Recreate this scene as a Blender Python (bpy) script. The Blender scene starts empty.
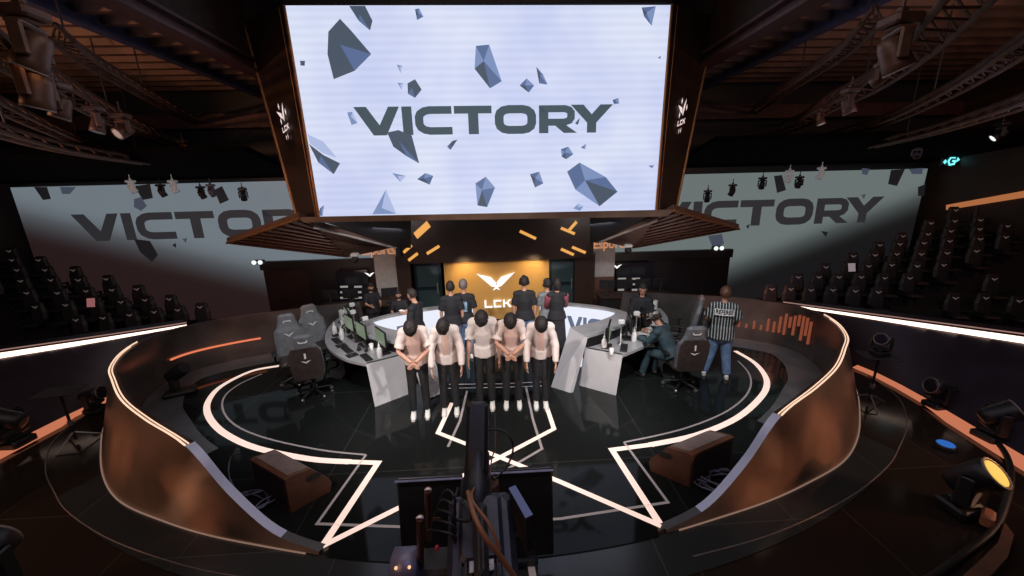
import bpy, bmesh, math, random
from mathutils import Vector, Matrix
random.seed(7)
V3 = Vector
C = bpy.context.scene.collection
sc = bpy.context.scene
PI = math.pi
R = math.radians

# ------------------------------------------------------------------ camera
FPX = 380.0
CAM = V3((0.1077, 0, 3.6308))
yaw, pit, rol = R(2.34), R(14.32), R(1.47)
fw = V3((math.sin(yaw)*math.cos(pit), math.cos(yaw)*math.cos(pit), -math.sin(pit)))
r0 = V3((math.cos(yaw), -math.sin(yaw), 0)); d0 = fw.cross(r0)
rt = r0*math.cos(rol) + d0*math.sin(rol)
dn = -r0*math.sin(rol) + d0*math.cos(rol)
cd = bpy.data.cameras.new('camera'); co = bpy.data.objects.new('camera', cd); C.objects.link(co)
cd.sensor_width = 36; cd.lens = FPX/1024*36; cd.clip_start = .05; cd.clip_end = 200
M = Matrix((rt, -dn, -fw)).transposed().to_4x4(); M.translation = CAM
co.matrix_world = M; sc.camera = co

def ray(x, y): return fw*FPX + rt*(x-512) + dn*(y-288)
def at(x, y, z=0.0):            # point of the place on the level z
    D = ray(x, y); return CAM + D*((z-CAM.z)/D.z)
def aty(x, y, Y):               # point of the place on the upright plane Y
    D = ray(x, y); return CAM + D*(Y/D.y)

# ------------------------------------------------------------------ materials
def nt_mat(name):
    m = bpy.data.materials.new(name); m.use_nodes = True
    return m, m.node_tree, m.node_tree.nodes['Principled BSDF']
def mat(name, col, rough=.5, metal=0.0, em=None, es=0.0, noise=0.0, nscale=8.0, bump=0.0, coat=0.0):
    m, t, b = nt_mat(name)
    b.inputs['Base Color'].default_value = (*col, 1); b.inputs['Roughness'].default_value = rough
    b.inputs['Metallic'].default_value = metal
    if coat: b.inputs['Coat Weight'].default_value = coat; b.inputs['Coat Roughness'].default_value = .08
    if em: b.inputs['Emission Color'].default_value = (*em, 1); b.inputs['Emission Strength'].default_value = es
    if noise or bump:
        tc = t.nodes.new('ShaderNodeTexCoord'); n = t.nodes.new('ShaderNodeTexNoise')
        n.inputs['Scale'].default_value = nscale; n.inputs['Detail'].default_value = 5
        t.links.new(tc.outputs['Object'], n.inputs['Vector'])
        if noise:
            r = t.nodes.new('ShaderNodeValToRGB')
            r.color_ramp.elements[0].position = .3; r.color_ramp.elements[1].position = .7
            r.color_ramp.elements[0].color = (*[c*(1-noise) for c in col], 1)
            r.color_ramp.elements[1].color = (*[min(1, c*(1+noise)) for c in col], 1)
            t.links.new(n.outputs['Fac'], r.inputs['Fac']); t.links.new(r.outputs['Color'], b.inputs['Base Color'])
        if bump:
            bp = t.nodes.new('ShaderNodeBump'); bp.inputs['Strength'].default_value = bump; bp.inputs['Distance'].default_value = .02
            t.links.new(n.outputs['Fac'], bp.inputs['Height']); t.links.new(bp.outputs['Normal'], b.inputs['Normal'])
    return m
def emat(name, col, s): return mat(name, (.02, .02, .02), .6, 0, col, s)

K = {}
K['black'] = mat('black_plastic', (.012, .012, .014), .45, noise=.3)
K['black_gloss'] = mat('black_gloss', (.008, .008, .01), .18)
K['dark'] = mat('dark_paint', (.018, .015, .015), .6, noise=.3)
K['dark_brown'] = mat('dark_brown_panel', (.030, .014, .009), .45, noise=.25, nscale=3)
K['bronze'] = mat('bronze_panel', (.24, .155, .11), .34, .45, noise=.22, nscale=2.0)
K['bronze_dark'] = mat('bronze_dark', (.11, .045, .025), .4, .6, noise=.3, nscale=2.5)
K['bronze_edge'] = mat('bronze_edge', (.42, .20, .09), .35, .6)
K['inner_wall'] = mat('inner_wall_gloss', (.15, .135, .13), .28, .6, noise=.35, nscale=1.6)
K['cap'] = mat('pale_cap', (.66, .70, .92), .4, .2)
K['rib'] = mat('rib_brown', (.085, .042, .028), .55, .2, noise=.4, nscale=3)
K['deck'] = mat('deck_dark', (.025, .011, .007), .7, noise=.4)
K['beam_blue'] = mat('beam_blue', (.05, .05, .10), .5, .3, noise=.3)
K['beam_plum'] = mat('beam_plum', (.07, .03, .03), .5, .2, noise=.3)
K['grey_panel'] = mat('grey_panel', (.74, .72, .74), .26, .35, noise=.1, nscale=2)
K['grey_top'] = mat('grey_top', (.36, .36, .375), .3, .15, noise=.12, nscale=4)
K['pillar'] = mat('pillar_grey', (.40, .37, .36), .6, noise=.1)
K['seat'] = mat('seat_dark', (.019, .016, .017), .55, noise=.35)
K['seat_logo'] = mat('seat_logo', (.45, .36, .35), .5, 0, (.5, .4, .4), .10)
K['white'] = mat('white', (.8, .79, .78), .5)
K['white_shoe'] = mat('white_shoe', (.78, .76, .72), .55)
K['skin'] = mat('skin', (.55, .30, .21), .55, noise=.08)
K['hair'] = mat('hair_black', (.016, .011, .010), .62, noise=.6, nscale=40, bump=.8)
K['hair_brown'] = mat('hair_brown', (.10, .042, .022), .45, noise=.5, nscale=60, bump=.4)
K['hair_grey'] = mat('hair_grey', (.16, .13, .13), .5, noise=.4, nscale=60)
K['tee'] = mat('black_tee', (.012, .012, .016), .8, noise=.3, bump=.3)
K['trousers'] = mat('black_trousers', (.014, .013, .015), .75, noise=.3, bump=.3)
K['jeans'] = mat('jeans', (.16, .26, .44), .8, noise=.3, nscale=14, bump=.4)
K['jeans_dark'] = mat('jeans_dark', (.10, .15, .28), .8, noise=.3, nscale=14)
K['teal'] = mat('teal_jacket', (.03, .06, .075), .7, noise=.3, bump=.3)
K['eye'] = mat('eye', (.02, .015, .012), .3)
K['lip'] = mat('lip', (.42, .17, .14), .5)
K['mask'] = mat('face_mask', (.02, .02, .022), .7)
K['chair_grey'] = mat('chair_grey', (.16, .17, .185), .5, noise=.2, nscale=12)
K['chair_back'] = mat('chair_back', (.050, .036, .034), .5, noise=.3, nscale=12)
K['metal'] = mat('metal', (.4, .38, .37), .35, .8)
K['cable'] = mat('cable', (.012, .011, .011), .5)
K['cable_tan'] = mat('cable_tan', (.22, .09, .04), .5)
K['speaker'] = mat('wedge_wood', (.15, .062, .036), .5, noise=.25, nscale=6)
K['grille'] = mat('grille', (.028, .020, .018), .6, noise=.4, nscale=60, bump=.5)
K['speaker_top'] = mat('wedge_top', (.23, .17, .15), .45, noise=.2)
K['screen_face'] = mat('screen_face', (.02, .03, .025), .25, 0, (.24, .30, .20), .55)
K['red'] = mat('red', (.5, .03, .06), .5)
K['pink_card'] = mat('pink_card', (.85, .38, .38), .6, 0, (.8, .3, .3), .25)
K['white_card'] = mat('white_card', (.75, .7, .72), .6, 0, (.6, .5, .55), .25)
K['lilac'] = mat('lilac_metal', (.16, .15, .23), .4, .4, noise=.3)
K['lens'] = mat('lens', (.02, .02, .03), .08)
K['white_led'] = emat('white_led', (.86, .89, 1.0), .95)
K['line'] = mat('floor_line', (.5, .42, .4), .5, 0, (1.0, .74, .62), .85)
K['line_dim'] = mat('floor_line_dim', (.3, .26, .26), .5, 0, (.8, .66, .64), .13)
K['line_teal'] = mat('floor_line_teal', (.3, .4, .4), .5, 0, (.5, .75, .75), .25)
K['strip'] = emat('barrier_strip', (1.0, .72, .56), 2.6)
K['strip_thin'] = emat('barrier_strip_thin', (.9, .5, .42), .35)
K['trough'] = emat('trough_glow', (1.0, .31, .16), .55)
K['rim_glow'] = emat('rim_glow', (1.0, .66, .47), 1.15); K['base_line'] = emat('base_line', (1.0, .6, .45), .22)
K['orange_ledge'] = emat('orange_ledge', (1.0, .34, .12), .40); K['reflection_bars'] = emat('reflection_bars', (1.0, .25, .12), .22); K['reflection_strip'] = emat('reflection_strip', (1.0, .25, .12), .8)
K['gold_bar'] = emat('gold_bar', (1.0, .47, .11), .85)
K['orange_text'] = emat('orange_text', (1.0, .42, .2), .65)
K['logo_white'] = emat('logo_white', (1, .97, .93), 1.1)
K['frame_logo'] = emat('frame_logo', (1, .80, .76), .9)
K['cyan'] = emat('cyan_sign', (.2, .95, 1.0), 1.3)
K['lamp_white'] = emat('lamp_white', (.9, 1, .95), 1.2)
K['lamp_warm'] = emat('lamp_warm', (1.0, .52, .26), 1.3)
K['lens_yellow'] = emat('lens_yellow', (1.0, .62, .10), .9)
K['lamp_body'] = mat('white_lamp_body', (.55, .56, .56), .45, 0, (.6, .6, .6), .12)
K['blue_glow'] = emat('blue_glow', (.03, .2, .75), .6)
K['dash'] = emat('text_dash', (.8, .75, .7), .35)
K['letter'] = emat('letter_slate', (.055, .085, .105), 1.0)
K['letter_dim'] = emat('letter_dim', (.022, .022, .026), 1.0)
K['shard_a'] = emat('shard_a', (.065, .09, .13), 1.0)
K['shard_b'] = emat('shard_b', (.10, .15, .30), 1.0)
K['shard_c'] = emat('shard_c', (.20, .28, .50), 1.0)
K['shard_d'] = emat('shard_d', (.42, .50, .75), 1.0)
K['shard_dim'] = emat('shard_dim', (.05, .06, .09), 1.0)
K['shard_black'] = emat('shard_black', (.008, .008, .01), 1.0)
K['light_grey_led'] = emat('letters_on_led', (.10, .13, .22), 1.0)

def floor_mat(name, c1, c2, rough, scale, spec=.5, bump=.02):
    m, t, b = nt_mat(name)
    tc = t.nodes.new('ShaderNodeTexCoord'); n = t.nodes.new('ShaderNodeTexNoise')
    n.inputs['Scale'].default_value = 2.5; n.inputs['Detail'].default_value = 6
    br = t.nodes.new('ShaderNodeTexBrick'); br.offset = 0
    br.inputs['Scale'].default_value = scale; br.inputs['Mortar Size'].default_value = .004
    br.inputs['Brick Width'].default_value = 1; br.inputs['Row Height'].default_value = 1
    br.inputs['Color1'].default_value = (*c1, 1); br.inputs['Color2'].default_value = (*c2, 1)
    br.inputs['Mortar'].default_value = (*[x*1.8+.004 for x in c2], 1)
    t.links.new(tc.outputs['Object'], n.inputs['Vector']); t.links.new(tc.outputs['Object'], br.inputs['Vector'])
    t.links.new(br.outputs['Color'], b.inputs['Base Color'])
    mr = t.nodes.new('ShaderNodeMapRange'); mr.inputs['To Min'].default_value = rough*.7; mr.inputs['To Max'].default_value = rough*1.4
    t.links.new(n.outputs['Fac'], mr.inputs['Value']); t.links.new(mr.outputs['Result'], b.inputs['Roughness'])
    b.inputs['Specular IOR Level'].default_value = spec
    return m
K['stage'] = floor_mat('stage_black', (.010, .0115, .011), (.013, .015, .0145), .05, .45, .14)
K['outer'] = floor_mat('outer_floor', (.024, .016, .012), (.029, .020, .015), .14, .5, .5)
K['apron'] = floor_mat('apron_grey', (.032, .034, .033), (.038, .040, .039), .16, .6)
K['band'] = mat('inner_band', (.12, .12, .125), .3, noise=.3, nscale=2)

def screen_mat(name, col, strength, stripe=.05, wash=None):
    m, t, b = nt_mat(name)
    b.inputs['Base Color'].default_value = (.02, .02, .02, 1); b.inputs['Roughness'].default_value = .5
    g = t.nodes.new('ShaderNodeNewGeometry'); sp = t.nodes.new('ShaderNodeSeparateXYZ')
    t.links.new(g.outputs['Position'], sp.inputs[0])
    s1 = t.nodes.new('ShaderNodeMath'); s1.operation = 'MULTIPLY'; s1.inputs[1].default_value = 44
    s2 = t.nodes.new('ShaderNodeMath'); s2.operation = 'SINE'
    s3 = t.nodes.new('ShaderNodeMath'); s3.operation = 'MULTIPLY_ADD'; s3.inputs[1].default_value = stripe; s3.inputs[2].default_value = strength
    t.links.new(sp.outputs['Z'], s1.inputs[0]); t.links.new(s1.outputs[0], s2.inputs[0]); t.links.new(s2.outputs[0], s3.inputs[0])
    n = t.nodes.new('ShaderNodeTexNoise'); n.inputs['Scale'].default_value = .7
    t.links.new(g.outputs['Position'], n.inputs['Vector'])
    r = t.nodes.new('ShaderNodeValToRGB'); r.color_ramp.elements[0].position = .35; r.color_ramp.elements[1].position = .65
    r.color_ramp.elements[0].color = (*(wash or col), 1); r.color_ramp.elements[1].color = (*col, 1)
    t.links.new(n.outputs['Fac'], r.inputs['Fac'])
    t.links.new(r.outputs['Color'], b.inputs['Emission Color']); t.links.new(s3.outputs[0], b.inputs['Emission Strength'])
    return m
K['main_screen'] = screen_mat('main_screen', (.76, .82, 1.0), .92, .03, (.62, .68, .96))

def side_led(name, c_hi, c_lo, slope, zref, xref, soft):
    # picture shown on the side LED walls: pale above, dark below a slanting soft edge
    m, t, b = nt_mat(name)
    b.inputs['Base Color'].default_value = (.012, .010, .010, 1); b.inputs['Roughness'].default_value = .6
    g = t.nodes.new('ShaderNodeNewGeometry'); sp = t.nodes.new('ShaderNodeSeparateXYZ')
    t.links.new(g.outputs['Position'], sp.inputs[0])
    a = t.nodes.new('ShaderNodeMath'); a.operation = 'MULTIPLY_ADD'; a.inputs[1].default_value = -slope; a.inputs[2].default_value = slope*xref - zref
    t.links.new(sp.outputs['X'], a.inputs[0])
    s = t.nodes.new('ShaderNodeMath'); s.operation = 'ADD'
    t.links.new(a.outputs[0], s.inputs[0]); t.links.new(sp.outputs['Z'], s.inputs[1])
    mr = t.nodes.new('ShaderNodeMapRange'); mr.interpolation_type = 'SMOOTHERSTEP'
    mr.inputs['From Min'].default_value = -soft; mr.inputs['From Max'].default_value = soft
    t.links.new(s.outputs[0], mr.inputs['Value'])
    r = t.nodes.new('ShaderNodeValToRGB')
    r.color_ramp.elements[0].color = (*c_lo, 1); r.color_ramp.elements[1].color = (*c_hi, 1)
    e = r.color_ramp.elements.new(.55); e.color = (*[x*.42+y*.5 for x, y in zip(c_hi, c_lo)], 1)
    t.links.new(mr.outputs['Result'], r.inputs['Fac']); t.links.new(r.outputs['Color'], b.inputs['Emission Color'])
    b.inputs['Emission Strength'].default_value = 1
    return m
K['led_left'] = side_led('led_left', (.15, .18, .205), (.020, .010, .010), -.31, 3.2, -12.3, .85)
K['led_right'] = side_led('led_right', (.135, .165, .162), (.008, .008, .009), .36, 2.98, 12.4, .7)

def gold_mat():
    m, t, b = nt_mat('gold_wall')
    g = t.nodes.new('ShaderNodeTexCoord'); n = t.nodes.new('ShaderNodeTexNoise'); n.inputs['Scale'].default_value = 1.2
    t.links.new(g.outputs['Object'], n.inputs['Vector'])
    r = t.nodes.new('ShaderNodeValToRGB'); r.color_ramp.elements[0].color = (.58, .32, .09, 1); r.color_ramp.elements[1].color = (.74, .43, .14, 1)
    t.links.new(n.outputs['Fac'], r.inputs['Fac']); t.links.new(r.outputs['Color'], b.inputs['Base Color'])
    b.inputs['Roughness'].default_value = .45; b.inputs['Metallic'].default_value = .25
    return m
K['gold'] = gold_mat()

def ref_mat():      # referee shirt: upright black and white stripes
    m, t, b = nt_mat('referee_stripes')
    tc = t.nodes.new('ShaderNodeTexCoord'); w = t.nodes.new('ShaderNodeTexWave'); w.wave_type = 'BANDS'; w.bands_direction = 'X'
    w.inputs['Scale'].default_value = 6.5; w.inputs['Distortion'].default_value = .6
    t.links.new(tc.outputs['Object'], w.inputs['Vector'])
    r = t.nodes.new('ShaderNodeValToRGB'); r.color_ramp.interpolation = 'CONSTANT'
    r.color_ramp.elements[0].color = (.015, .016, .018, 1); r.color_ramp.elements[1].position = .76; r.color_ramp.elements[1].color = (.42, .47, .46, 1)
    t.links.new(w.outputs['Fac'], r.inputs['Fac']); t.links.new(r.outputs['Color'], b.inputs['Base Color']); b.inputs['Roughness'].default_value = .8
    return m
K['stripes'] = ref_mat()
def jersey_mat():   # white jersey with a pale salmon front
    m, t, b = nt_mat('jersey')
    tc = t.nodes.new('ShaderNodeTexCoord'); sp = t.nodes.new('ShaderNodeSeparateXYZ'); t.links.new(tc.outputs['Object'], sp.inputs[0])
    a = t.nodes.new('ShaderNodeMath'); a.operation = 'ABSOLUTE'; t.links.new(sp.outputs['X'], a.inputs[0])
    r = t.nodes.new('ShaderNodeValToRGB'); r.color_ramp.elements[0].position = .09; r.color_ramp.elements[0].color = (.78, .53, .45, 1)
    r.color_ramp.elements[1].position = .15; r.color_ramp.elements[1].color = (.83, .69, .63, 1)
    t.links.new(a.outputs[0], r.inputs['Fac']); t.links.new(r.outputs['Color'], b.inputs['Base Color']); b.inputs['Roughness'].default_value = .75
    return m
K['jersey'] = jersey_mat()
K['jacket'] = mat('white_jacket', (.83, .71, .66), .7, noise=.06, bump=.2)
K['pink_tee'] = mat('pink_tee', (.78, .52, .44), .75, noise=.08)
K['beige_jersey'] = mat('beige_jersey', (.86, .76, .71), .75, noise=.06)

# ------------------------------------------------------------------ object helpers
def wloc(o):
    p = V3((0, 0, 0))
    while o is not None: p = p + o.location; o = o.parent
    return p
def tag(o, label=None, cat=None, group=None, kind=None):
    if label: o['label'] = label
    if cat: o['category'] = cat
    if group: o['group'] = group
    if kind: o['kind'] = kind
    return o
def empty(name, loc, rz=0, label=None, cat=None, group=None):
    o = bpy.data.objects.new(name, None); C.objects.link(o); o.empty_display_size = .1
    o.location = loc; o.rotation_euler = (0, 0, rz)
    return tag(o, label, cat, group)
def children(o): return [c for c in bpy.data.objects if c.parent == o]
def copy_tree(o, parent=None):
    c = o.copy(); C.objects.link(c); c.parent = parent
    for ch in children(o): copy_tree(ch, c)
    return c

class MB:
    def __init__(s): s.v = []; s.f = []; s.m = []; s.mi = 0; s.sm = []
    def add(s, vs, fs, smooth=False):
        o = len(s.v); s.v += [V3(p) for p in vs]
        for f in fs: s.f.append([i+o for i in f]); s.m.append(s.mi); s.sm.append(smooth)
        return s
    def box(s, c, size, rot=None, taper=1.0):
        x, y, z = [d/2 for d in size]; c = V3(c); P = []
        for k in (-1, 1):
            t = taper if k > 0 else 1
            for (a, b) in ((-1, -1), (1, -1), (1, 1), (-1, 1)): P.append(V3((a*x*t, b*y*t, k*z)))
        if rot is not None: P = [rot @ p for p in P]
        return s.add([p+c for p in P], [(3, 2, 1, 0), (4, 5, 6, 7), (0, 1, 5, 4), (1, 2, 6, 5), (2, 3, 7, 6), (3, 0, 4, 7)])
    def rbox(s, c, size, b=.02, rot=None):     # box with chamfered edges
        x, y, z = [d/2 for d in size]; c = V3(c); b = min(b, x*.9, y*.9, z*.9)
        oct_ = lambda X, Y: [(X-b, -Y), (X, -Y+b), (X, Y-b), (X-b, Y), (-X+b, Y), (-X, Y-b), (-X, -Y+b), (-X+b, -Y)]
        rings = [[(p[0], p[1], -z) for p in oct_(x-b, y-b)], [(p[0], p[1], -z+b) for p in oct_(x, y)],
                 [(p[0], p[1], z-b) for p in oct_(x, y)], [(p[0], p[1], z) for p in oct_(x-b, y-b)]]
        rings = [[V3(p) for p in r] for r in rings]
        if rot is not None: rings = [[rot @ p for p in r] for r in rings]
        return s.loft([[p+c for p in r] for r in rings], caps=True, smooth=False)
    def loft(s, rings, caps=True, smooth=True, closed=True):
        n = len(rings[0]); vs = [p for r in rings for p in r]; fs = []
        for i in range(len(rings)-1):
            for j in range(n if closed else n-1):
                k = (j+1) % n
                fs.append((i*n+j, i*n+k, (i+1)*n+k, (i+1)*n+j))
        s.add(vs, fs, smooth)
        if caps:
            s.add(rings[0], [tuple(reversed(range(n)))], False); s.add(rings[-1], [tuple(range(n))], False)
        return s
    def quad(s, *p): return s.add(p, [tuple(range(len(p)))])
    def prism(s, pts, vec):
        n = len(pts); vec = V3(vec); a = [V3(p) for p in pts]; b = [p+vec for p in a]
        return s.add(a+b, [tuple(reversed(range(n))), tuple(range(n, 2*n))]+[(i, (i+1) % n, n+(i+1) % n, n+i) for i in range(n)])
    def tube(s, pts, r, n=10, caps=True, xaxis=None, round_caps=False, smooth=True):
        pts = [V3(p) for p in pts]; m = len(pts)
        rr = r if isinstance(r, (list, tuple)) else [r]*m
        rr = [q if isinstance(q, (list, tuple)) else (q, q) for q in rr]
        if round_caps:
            a = (pts[0]-pts[1]).normalized(); b = (pts[-1]-pts[-2]).normalized()
            P, Q = [], []
            for t in (.97, .8, .45): P.append(pts[0]+a*min(rr[0])*t); q = math.sqrt(1-t*t); Q.append((rr[0][0]*q, rr[0][1]*q))
            P += pts; Q += rr
            for t in (.45, .8, .97): P.append(pts[-1]+b*min(rr[-1])*t); q = math.sqrt(1-t*t); Q.append((rr[-1][0]*q, rr[-1][1]*q))
            pts, rr = P, Q; m = len(pts)
        rings = []; px = V3(xaxis) if xaxis is not None else None
        for i in range(m):
            d = pts[min(i+1, m-1)]-pts[max(i-1, 0)]
            if d.length < 1e-9: d = V3((0, 0, 1))
            d.normalize()
            if px is None:
                px = d.cross(V3((0, 0, 1)) if abs(d.z) < .9 else V3((1, 0, 0)))
            xx = px - d*px.dot(d)
            if xx.length < 1e-5: xx = d.orthogonal()
            xx.normalize(); yy = d.cross(xx)
            if xaxis is None: px = xx
            rings.append([pts[i]+xx*(math.cos(2*PI*k/n)*rr[i][0])+yy*(math.sin(2*PI*k/n)*rr[i][1]) for k in range(n)])
        return s.loft(rings, caps, smooth)
    def lathe(s, prof, c=(0, 0, 0), n=20, rot=None, smooth=True):
        c = V3(c); rings = []
        for (r, z) in prof:
            ring = [V3((r*math.cos(2*PI*k/n), r*math.sin(2*PI*k/n), z)) for k in range(n)]
            if rot is not None: ring = [rot @ p for p in ring]
            rings.append([p+c for p in ring])
        return s.loft(rings, True, smooth)
    def ell(s, c, r, rot=None, n=14, m=9):
        c = V3(c); rings = []
        for i in range(m+1):
            a = -PI/2+PI*i/m; a = max(min(a, PI/2-.02), -PI/2+.02)
            ring = [V3((math.cos(a)*math.cos(2*PI*k/n)*r[0], math.cos(a)*math.sin(2*PI*k/n)*r[1], math.sin(a)*r[2])) for k in range(n)]
            if rot is not None: ring = [rot @ p for p in ring]
            rings.append([p+c for p in ring])
        return s.loft(rings, True, True)
    def strip2(s, A, B):       # ruled surface between two open polylines
        n = len(A); return s.add(list(A)+list(B), [(i, i+1, n+i+1, n+i) for i in range(n-1)])
    def mesh(s, name, off=V3((0, 0, 0)), recalc=True):
        me = bpy.data.meshes.new(name); me.from_pydata([p-off for p in s.v], [], s.f)
        for p, mi, sm in zip(me.polygons, s.m, s.sm): p.material_index = mi; p.use_smooth = sm
        if recalc:
            bm = bmesh.new(); bm.from_mesh(me); bmesh.ops.recalc_face_normals(bm, faces=bm.faces); bm.to_mesh(me); bm.free()
        return me
    def build(s, name, mats, parent=None, label=None, world=True, loc=None):
        off = wloc(parent) if (parent is not None and world) else V3((0, 0, 0))
        if parent is None and loc is not None: off = V3(loc)
        me = s.mesh(name, off)
        for m in (mats if isinstance(mats, (list, tuple)) else [mats]): me.materials.append(K[m] if isinstance(m, str) else m)
        o = bpy.data.objects.new(name, me); C.objects.link(o); o.parent = parent
        if parent is None and loc is not None: o.location = loc
        if label: o['label'] = label
        return o
def struct(name, mb, m, label, cat=None):
    o = mb.build(name, m); o['kind'] = 'structure'; tag(o, label, cat or name.split('_')[0]); return o
def rz(a): return Matrix.Rotation(a, 3, 'Z')
def frame(xa, ya, za): return Matrix((xa, ya, za)).transposed()
def crom(P, k=6):              # smooth open curve through the points
    P = [V3(p) for p in P]; out = []
    for i in range(len(P)-1):
        p0 = P[max(i-1, 0)]; p1 = P[i]; p2 = P[i+1]; p3 = P[min(i+2, len(P)-1)]
        for j in range(k):
            t = j/k
            out.append(.5*((2*p1)+(p2-p0)*t+(2*p0-5*p1+4*p2-p3)*t*t+(3*p1-p0-3*p2+p3)*t**3))
    out.append(P[-1]); return out
def hose(mb, pts, r, k=5, n=7): return mb.tube(crom(pts, k), r, n)

# ------------------------------------------------------------------ lettering
def stroke(mb, pts, t, to3, closed=False):
    P = [Vector((p[0], p[1])) for p in pts]; n = len(P); L, Rr = [], []
    for i in range(n):
        a = P[i-1] if (i > 0 or closed) else None; b = P[(i+1) % n] if (i < n-1 or closed) else None
        d1 = (P[i]-a).normalized() if a is not None else None; d2 = (b-P[i]).normalized() if b is not None else None
        if d1 is None: d1 = d2
        if d2 is None: d2 = d1
        n1 = Vector((-d1.y, d1.x)); n2 = Vector((-d2.y, d2.x)); q = (n1+n2)
        q = q/max(q.length_squared/2, .3)
        L.append(P[i]+q*(t/2)); Rr.append(P[i]-q*(t/2))
    if closed: L.append(L[0]); Rr.append(Rr[0])
    mb.strip2([to3(p.x, p.y) for p in L], [to3(p.x, p.y) for p in Rr])
def poly(mb, pts, to3): mb.add([to3(*p) for p in pts], [tuple(range(len(pts)))])
def victory(mb, to3, only=None):
    T = .27
    g = {}
    def V():
        poly(mb, [(0, 1), (.4, 1), (.78, .36), (.56, 0)], to3); poly(mb, [(.56, 0), (.98, 0), (1.45, 1), (1.1, 1), (.78, .36)], to3)
    def I(): poly(mb, [(1.52, 0), (1.84, 0), (1.84, 1), (1.52, 1)], to3)
    def Cc(): stroke(mb, [(3.12, .865), (2.40, .865), (2.24, .83), (2.11, .74), (2.06, .62), (2.06, .38), (2.11, .26), (2.24, .17), (2.40, .135), (3.12, .135)], T, to3)
    def Tt():
        poly(mb, [(3.2, .73), (4.42, .73), (4.42, 1), (3.2, 1)], to3); poly(mb, [(3.65, 0), (3.98, 0), (3.98, .73), (3.65, .73)], to3)
    def O(): stroke(mb, [(4.97, .865), (5.42, .865), (5.58, .83), (5.69, .74), (5.73, .62), (5.73, .38), (5.69, .26), (5.58, .17), (5.42, .135), (4.97, .135), (4.81, .17), (4.70, .26), (4.66, .38), (4.66, .62), (4.70, .74), (4.81, .83)], T+.02, to3, True)
    def Rr():
        poly(mb, [(5.97, 0), (6.28, 0), (6.28, .73), (5.97, 1)], to3)
        stroke(mb, [(5.97, .865), (6.82, .865), (6.96, .82), (7.03, .73), (7.03, .54), (6.96, .44), (6.82, .39), (6.28, .39)], T-.02, to3)
        poly(mb, [(6.5, .27), (6.85, .3), (7.24, 0), (6.8, 0)], to3)
    def Y():
        poly(mb, [(7.02, 1), (7.44, 1), (7.72, .66), (7.57, .36)], to3); poly(mb, [(8.0, 1), (8.42, 1), (7.88, .36), (7.72, .66)], to3)
        poly(mb, [(7.57, 0), (7.88, 0), (7.88, .36), (7.72, .66), (7.57, .36)], to3)
    L = dict(V=V, I=I, C=Cc, T=Tt, O=O, R=Rr, Y=Y)
    for ch in (only or 'VICTORY'): L[ch]()
def lck(mb, to3):
    stroke(mb, [(.12, 1), (.12, .12), (1.0, .12)], .24, to3)
    stroke(mb, [(2.1, .87), (1.25, .87), (1.25, .13), (2.1, .13)], .24, to3)
    poly(mb, [(2.3, 0), (2.55, 0), (2.55, 1), (2.3, 1)], to3)
    poly(mb, [(2.55, .38), (3.05, 1), (3.38, 1), (2.85, .48), (2.55, .6)], to3)
    poly(mb, [(2.7, .52), (2.95, .6), (3.4, 0), (3.05, 0)], to3)
def wings(mb, to3):            # two feathered blades meeting over a small star
    poly(mb, [(-1.7, 1.25), (-.45, .92), (-.03, .45), (-.03, .02), (-.42, .1)], to3)
    poly(mb, [(1.65, 1.28), (.45, .92), (.03, .45), (.03, .02), (.42, .1)], to3)
    poly(mb, [(0, .22), (.34, -.26), (0, -.12)], to3); poly(mb, [(0, .22), (-.34, -.26), (0, -.12)], to3)
def text_mb(body, size, font_ext=0.0):
    cu = bpy.data.curves.new('t', 'FONT'); cu.body = body; cu.size = size; cu.align_x = 'LEFT'; cu.offset = font_ext
    o = bpy.data.objects.new('t', cu); C.objects.link(o); bpy.context.view_layer.update()
    me = bpy.data.meshes.new_from_object(o.evaluated_get(bpy.context.evaluated_depsgraph_get()))
    vs = [v.co.copy() for v in me.vertices]; fs = [tuple(p.vertices) for p in me.polygons]
    bpy.data.objects.remove(o); bpy.data.meshes.remove(me); return vs, fs
#SECTION2
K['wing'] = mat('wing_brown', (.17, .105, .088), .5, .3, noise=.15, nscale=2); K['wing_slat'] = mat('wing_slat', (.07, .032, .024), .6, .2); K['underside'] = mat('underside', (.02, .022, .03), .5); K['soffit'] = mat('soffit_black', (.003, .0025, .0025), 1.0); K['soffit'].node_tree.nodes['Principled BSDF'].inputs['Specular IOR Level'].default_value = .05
# ================================================================== SETTING
BY = 11.0                       # upright plane of the back wall
# floor: outer floor, apron ring, black stage
mb = MB(); mb.quad((-17, -3, -.02), (17, -3, -.02), (17, 16, -.02), (-17, 16, -.02)); struct('floor', mb, 'outer', 'dark glossy brown floor around the stage')
def arc_pts(cy, r, x0, x1, n, z=0.0): return [V3((x0+(x1-x0)*i/n, cy-math.sqrt(r*r-(x0+(x1-x0)*i/n)**2), z)) for i in range(n+1)]
base_cy, base_r = 12.68, 9.64
RB = [(1.85, 3.25), (2.44, 3.39), (3.17, 3.58), (3.84, 3.81), (4.64, 4.15), (5.27, 4.59), (5.9, 5.2), (6.55, 5.95), (7.0, 6.75), (7.12, 7.6), (6.85, 8.3), (6.15, 8.85), (5.2, 9.25), (4.2, 9.55), (3.4, 9.75)]
RT = [(1.85, 3.27, .02), (2.42, 3.46, .10), (2.92, 3.62, .50), (3.38, 3.79, 1.0), (4.28, 4.35, 1.0), (5.05, 4.88, 1.0), (5.73, 5.48, 1.0), (6.25, 6.0, 1.0), (6.69, 6.74, 1.0), (6.84, 7.5, 1.0), (6.58, 8.1, 1.0), (5.85, 8.62, 1.0), (4.9, 9.02, 1.0), (4.2, 9.3, 1.0), (3.4, 9.5, 1.0)]
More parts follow.
